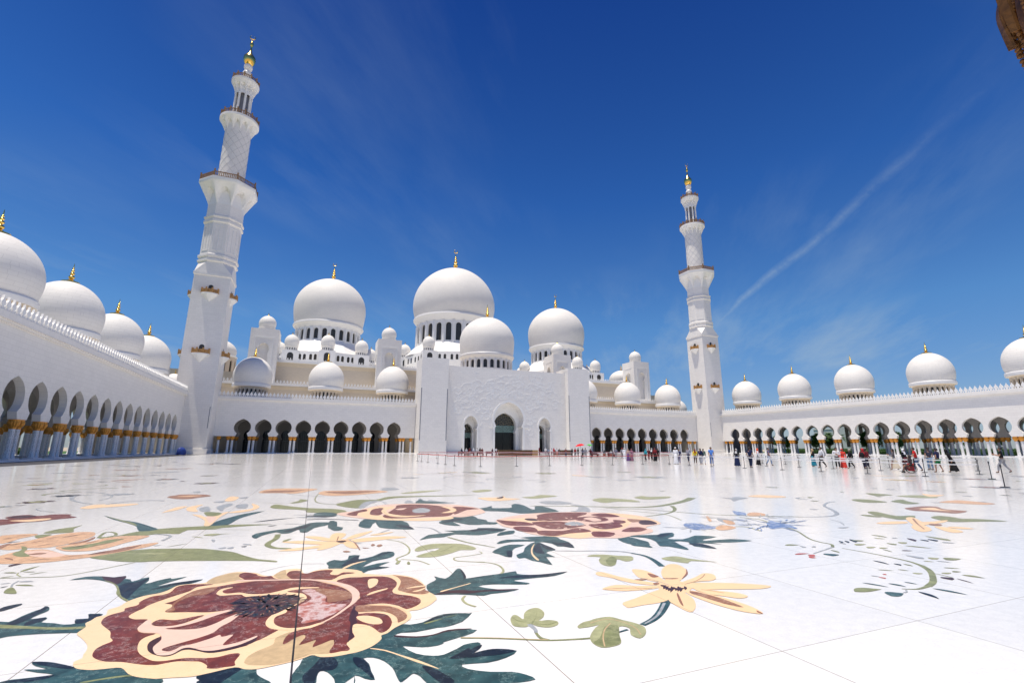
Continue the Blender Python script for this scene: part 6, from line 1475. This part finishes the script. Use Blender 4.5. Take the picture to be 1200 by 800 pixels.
for i, (dx, y, s, k) in enumerate([(26, 136, 1.0, 0), (30, 127, 1.15, 0), (24, 118, .9, 1), (36, 112, 1.25, 0), (27, 103, 1.0, 1), (52, 96, 1.1, 0), (40, 84, .8, 1), (58, 74, .9, 0), (48, 62, .75, 0), (60, 50, .9, 1), (34, 146, 1.1, 0), (70, 120, 1.3, 0), (74, 90, 1.0, 1)]):
    tree(XR + dx, y, s, kind=k, label=('rounded dark tree' if k == 0 else 'tall light green tree') + ' seen through the sunlit right arcade', group='trees beyond the right arcade')
for i, (dx, y, s) in enumerate([(25, 44, 1), (31, 55, 1.1), (26, 68, .9), (34, 80, 1.1), (27, 92, 1), (30, 104, 1.1), (26, 118, 1)]):
    tree(XL - dx, y, s, kind=0, label='dark rounded tree glimpsed between the columns of the shaded left arcade', group='trees beyond the left arcade')
for i, (dx, y, s) in enumerate([(22.5, 112, 1.0), (44, 131, 1.2), (46, 107, 1.1), (33, 92, .95), (44, 58, .9)]):
    palm(XR + dx, y, s, 'date palm seen through the arches of the sunlit right arcade', 'palms beyond the right arcade')
def hedge(x0, x1, y0, y1, h, label):
    t = thing('hedge', label, 'hedge', ((x0 + x1) / 2, (y0 + y1) / 2, 0)); rnd = random.Random(int(x0) + 900); W, L = (x1 - x0) / 2, (y1 - y0) / 2
    mb = MB(); mb.box(-W + .15, W - .15, -L + .15, L - .15, -.03, h - .15)
    n = int(L * 2 * 60)
    for i in range(n):
        face = rnd.random()
        if face < .4: p = Vector((rnd.choice((-W, W)), rnd.uniform(-L, L), rnd.uniform(0, h)))
        else: p = Vector((rnd.uniform(-W, W), rnd.uniform(-L, L), h + rnd.uniform(-.1, .12)))
        u = Vector((rnd.gauss(0, 1), rnd.gauss(0, 1), rnd.gauss(0, 1))).normalized(); q = u.orthogonal().normalized(); s = rnd.uniform(.1, .22)
        mb.add([p - u * s, p + q * s * .6, p + u * s, p - q * s * .6], [(0, 1, 2, 3)])
    mb.obj('foliage', M['hedge'], t)
hedge(XR + 20.5, XR + 22, -10, 128, 1.25, 'low clipped hedge just outside the sunlit right arcade')
hedge(XR + 31, XR + 33, -10, 150, 1.9, 'taller clipped hedge farther out beyond the right arcade')
hedge(XL - 23, XL - 21.5, 30, 130, 1.3, 'clipped hedge outside the shaded left arcade')
def block(x, y, w, d, h, rows, cols, label, mat='far'):
    t = thing('tower_block', label, 'building', (x, y, 0)); mb = MB(); mb.box(-w / 2, w / 2, -d / 2, d / 2, -.06, h); mb.obj('wall', M[mat], t)
    for r in range(rows):
        mb = MB(); z = 3 + r * (h - 5) / rows
        for c in range(cols):
            yy = -d / 2 + (c + .5) * d / cols; mb.box(-w / 2 - .05, -w / 2 - .01, yy - .9, yy + .9, z, z + 1.9)
            xx = -w / 2 + (c + .5) * w / cols; mb.box(xx - .9, xx + .9, -d / 2 - .05, -d / 2 - .01, z, z + 1.9)
        mb.obj('window', M['glass'], t)
    mb = MB(); mb.box(-w / 2 - .2, w / 2 + .2, -d / 2 - .2, d / 2 + .2, h, h + .8); mb.obj('roof', M['trim'], t)
block(262, 158, 12, 14, 20, 8, 2, 'pale block with a column of dark windows, seen through the right arcade')
block(330, 96, 10, 18, 13, 5, 4, 'low pale building on the skyline through the rightmost arches')
block(285, 186, 16, 16, 13, 4, 3, 'pale low block behind the trees by the right minaret')

# ------------------------------------------------------------------ crowd barriers (retractable belts)
def post_mesh():
    mb = MB(); mb.lathe([(.17, .004), (.17, .02), (.15, .035), (.03, .045)], 20); mb.lathe([(.021, .04), (.021, .88)], 12); mb.lathe([(.03, .86), (.034, .88), (.034, .96), (.022, .98)], 12)
    return mb
post_me = autosmooth(post_mesh().obj('x', M['steel'])); pm = post_me.data; bpy.data.objects.remove(post_me)
def barrier(pts, colr, what, heights, name='barrier_post', skip_last=False):
    for i, (x, y) in enumerate(pts):
        t = thing(name, '', 'barrier', (x, y, 0)); t['group'] = 'belt barrier posts ' + what
        t['label'] = 'slim dark barrier post ' + what
        o = bpy.data.objects.new('post', pm); C.objects.link(o); o.parent = t
        if i < len(pts) - 1:
            nx, ny = pts[i + 1]
            for z in heights:
                mb = MB(); d = Vector((nx - x, ny - y, 0)); L = d.length; s = Vector((-d.y, d.x, 0)).normalized() * .004
                n = 8; v = []; f = []
                for k in range(n + 1):
                    u = k / n; sag = -.05 * 4 * u * (1 - u); p = d * u
                    for sg in (-1, 1):
                        for hz in (-.03, .03): v.append((p.x + s.x * sg, p.y + s.y * sg, z + sag + hz))
                for k in range(n):
                    a = 4 * k; f += [(a, a + 4, a + 5, a + 1), (a + 2, a + 3, a + 7, a + 6), (a + 1, a + 5, a + 7, a + 3), (a, a + 2, a + 6, a + 4)]
                mb.add(v, f); mb.obj('belt', M[colr], t)
    return
ys = [40.5, 37.6, 34.7, 31.0, 27.4, 24.2, 21.0, 17.75, 14.8]
barrier([(34.8, y) for y in ys[:6]] + [(34.8, 21.0)], 'belt_white', 'with white belts in the nearest line on the right', (.92,))
barrier([(34.9, 17.75), (35.3, 14.8), (28.1, 11.4)], 'belt_white', 'without a belt in view at the right edge', ())
barrier([(41.1, y) for y in (37.2, 34.0, 30.6, 27.5, 23.8, 20.9, 17.8)], 'belt_white', 'with white belts in the middle line on the right', (.92, .66))
barrier([(48.1, y) for y in (43.5, 40.3, 37.4, 34, 30.5, 27.1, 24, 20.9)], 'belt_white', 'with white belts in the far line on the right', (.92,))
barrier([(12.5, y) for y in (61.5, 59.0, 55.5, 50.7, 47.6, 44.2)] + [(14.1, 41.3), (17.6, 41.2), (21.1, 41.3), (24.7, 41.4), (28.4, 41.5), (33.0, 42.6), (37.1, 43.2)], 'belt_red', 'with red belts in the line in front of the gate', (.92,))
barrier([(19 + 5.5 * i, 92) for i in range(12)], 'belt_red', 'with red belts in the far line close to the gate', (.92, .6))
barrier([(19 + 6.5 * i, 78 - .6 * i) for i in range(9)], 'belt_white', 'with white belts between the red lines', (.95,))

# ------------------------------------------------------------------ wooden shoe counters and benches at the gate
def counter(x0, x1, y, h, label, tanend=True, top='wood'):
    t = thing('shoe_counter', label, 'counter', ((x0 + x1) / 2, y, 0)); w = (x1 - x0) / 2
    mb = MB(); mb.box(-w, w, -.4, .4, .006, h - .06)
    n = int(w * 2 / 1.1)
    for i in range(n):
        c = -w + (i + .5) * 2 * w / n; mb.box(c - .46, c + .46, -.45, -.405, .15, h - .2)
    mb.obj('body', M['wood'], t)
    mb = MB(); mb.box(-w - .1, w + .1, -.55, .55, h - .055, h + .02); mb.obj('counter_top', M[top], t)
    if tanend:
        mb = MB(); mb.box(w + .12, w + 1.6, -.6, .9, .006, h * .96); mb.box(w + .1, w + 1.65, -.65, .95, h * .96 + .003, h); mb.obj('end_cabinet', M['woodlight'], t)
counter(41, 49.6, 107, 1.25, 'long brown wooden shoe counter in front of the large gate arch')
counter(61.2, 66.5, 117, 1.3, 'shorter dark counter with a pale top beside the right pylon', False, 'plinth')
def bench(x, y, rz, label):
    t = thing('bench', label, 'bench', (x, y, 0), rz, 'red upholstered benches along the red barrier'); mb = MB(); mb.box(-.8, .8, -.28, .28, .42, .55); mb.box(-.8, .8, .18, .28, .56, .95); mb.obj('seat', M['redseat'], t)
    for sx in (-.7, .7):
        mb = MB(); mb.box(sx - .04, sx + .04, -.24, .24, 0, .42); mb.obj('leg', M['steel'], t)
for x, y in ((53.4, 84.2), (56.9, 83.5)): bench(x, y, .1, 'dark red bench behind the red belt, right of the gate')
for x in (31.0, 33.2, 35.4, 37.6): bench(x, 104, .05, 'dark red bench in the row before the left gate arch')
# covered cart at the foot of the left minaret
t = thing('covered_cart', 'small cart under a dark blue tarpaulin at the foot of the left minaret', 'cart', (-25.9, 121.5, 0), .3)
v = []; f = []; rnd = random.Random(4); prof = [(1.0, .12), (.98, .7), (.8, 1.15), (.55, 1.5), (.2, 1.62), (.01, 1.64)]
for r, z in prof:
    for i in range(20): a = 2 * PI * i / 20; k = 1 + .12 * math.sin(3 * a + z * 2) + rnd.uniform(-.03, .03); v.append((r * k * math.cos(a) * .9, r * k * math.sin(a) * .6, z + .08 * math.sin(2 * a)))
for j in range(len(prof) - 1):
    for i in range(20): f.append((j * 20 + i, j * 20 + (i + 1) % 20, (j + 1) * 20 + (i + 1) % 20, (j + 1) * 20 + i))
mesh_obj('tarpaulin', v, f, M['bluecloth'], t, smooth=True)
for sx in (-.5, .5):
    for sy in (-.28, .28):
        mb = MB(); mb.tube((sx, sy - .03, .1), (sx, sy + .03, .1), .1, 12); mb.obj('wheel', M['rubber'], t)

# ------------------------------------------------------------------ gilded palm capital of the column next to the camera
def near_column():
    x, y = 4.215, .60
    t = thing('column', 'shaded gilded capital with hanging palm leaves cut off by the top right corner', 'column', (x, y, 0))
    mb = MB(); mb.lathe([(.44, .006), (.44, .28), (.34, .36), (.36, .44), (.29, .55), (.275, 1.2), (.27, 3.9)], 40, cap=False); autosmooth(mb.obj('shaft', M['shaft'], t), 40)
    cv, cf = palm_capital(seg=96); autosmooth(mesh_obj('capital', [(p[0] * .8, p[1] * .8, p[2] + .35) for p in cv], cf, M['capgold'], t), 55)
    mb = MB(); mb.box(-1.1, .5, -1.6, .5, 5.06, 9); mb.obj('shade_block', M['wall'], t)  # unseen block added overhead to keep the sun off the capital
    rnd = random.Random(2)
    # drooping gilded palm blades, keeled, in two uneven tiers
    for k in range(26):
        a = 2 * PI * k / 26 + rnd.uniform(-.07, .07); R = (.56 if k % 2 else .47) + rnd.uniform(-.03, .03); zt = 4.95; zb = (4.12 if k % 2 else 3.9) + rnd.uniform(-.08, .16); v = []; f = []; n = 14; wv = rnd.uniform(.035, .055)
        tx, ty = -math.sin(a), math.cos(a); tw = rnd.uniform(-.05, .05)
        for j in range(n + 1):
            u = j / n; r = .36 + (R - .36) * math.sin(min(1, u * 1.5) * PI / 2) - .04 * u * u; z = zt - (zt - zb) * u; w_ = wv * (1 if u < .75 else 1 - (u - .75) * 3.2) * (1 + .12 * (j % 2)); sh_ = tw * u * u
            for q, dr in ((-1, -.012), (0, .018), (1, -.012), (1, -.026), (0, .0), (-1, -.026)):
                v.append(((r + dr) * math.cos(a) + tx * (w_ * q + sh_), (r + dr) * math.sin(a) + ty * (w_ * q + sh_), z))
        for j in range(n):
            for q in range(6): b = 6 * j; f.append((b + q, b + (q + 1) % 6, b + 6 + (q + 1) % 6, b + 6 + q))
        f.append(tuple(range(6 * n, 6 * n + 6)))
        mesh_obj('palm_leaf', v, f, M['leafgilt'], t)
    # hanging bunches of beaded strands between the blades
    for k in range(9):
        a = 2 * PI * (k + .5) / 9; mb = MB()
        for st in range(6):
            aa0 = a + rnd.uniform(-.1, .1); nb = rnd.randint(17, 23); r0 = rnd.uniform(.42, .5)
            for j in range(nb):
                aa = aa0 + .004 * j * rnd.choice((-1, 1)) * .3; z = 4.62 - .031 * j; r = r0 + .05 * math.sin(PI * j / nb); m0 = len(mb.v)
                mb.lathe([(.004, -.018), (.014, -.009), (.017, 0), (.014, .009), (.004, .018)], 8, r * math.cos(aa), r * math.sin(aa), cap=False)
                for q in range(m0, len(mb.v)): mb.v[q] = (mb.v[q][0], mb.v[q][1], mb.v[q][2] + z)
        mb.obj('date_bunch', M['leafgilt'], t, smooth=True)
near_column()
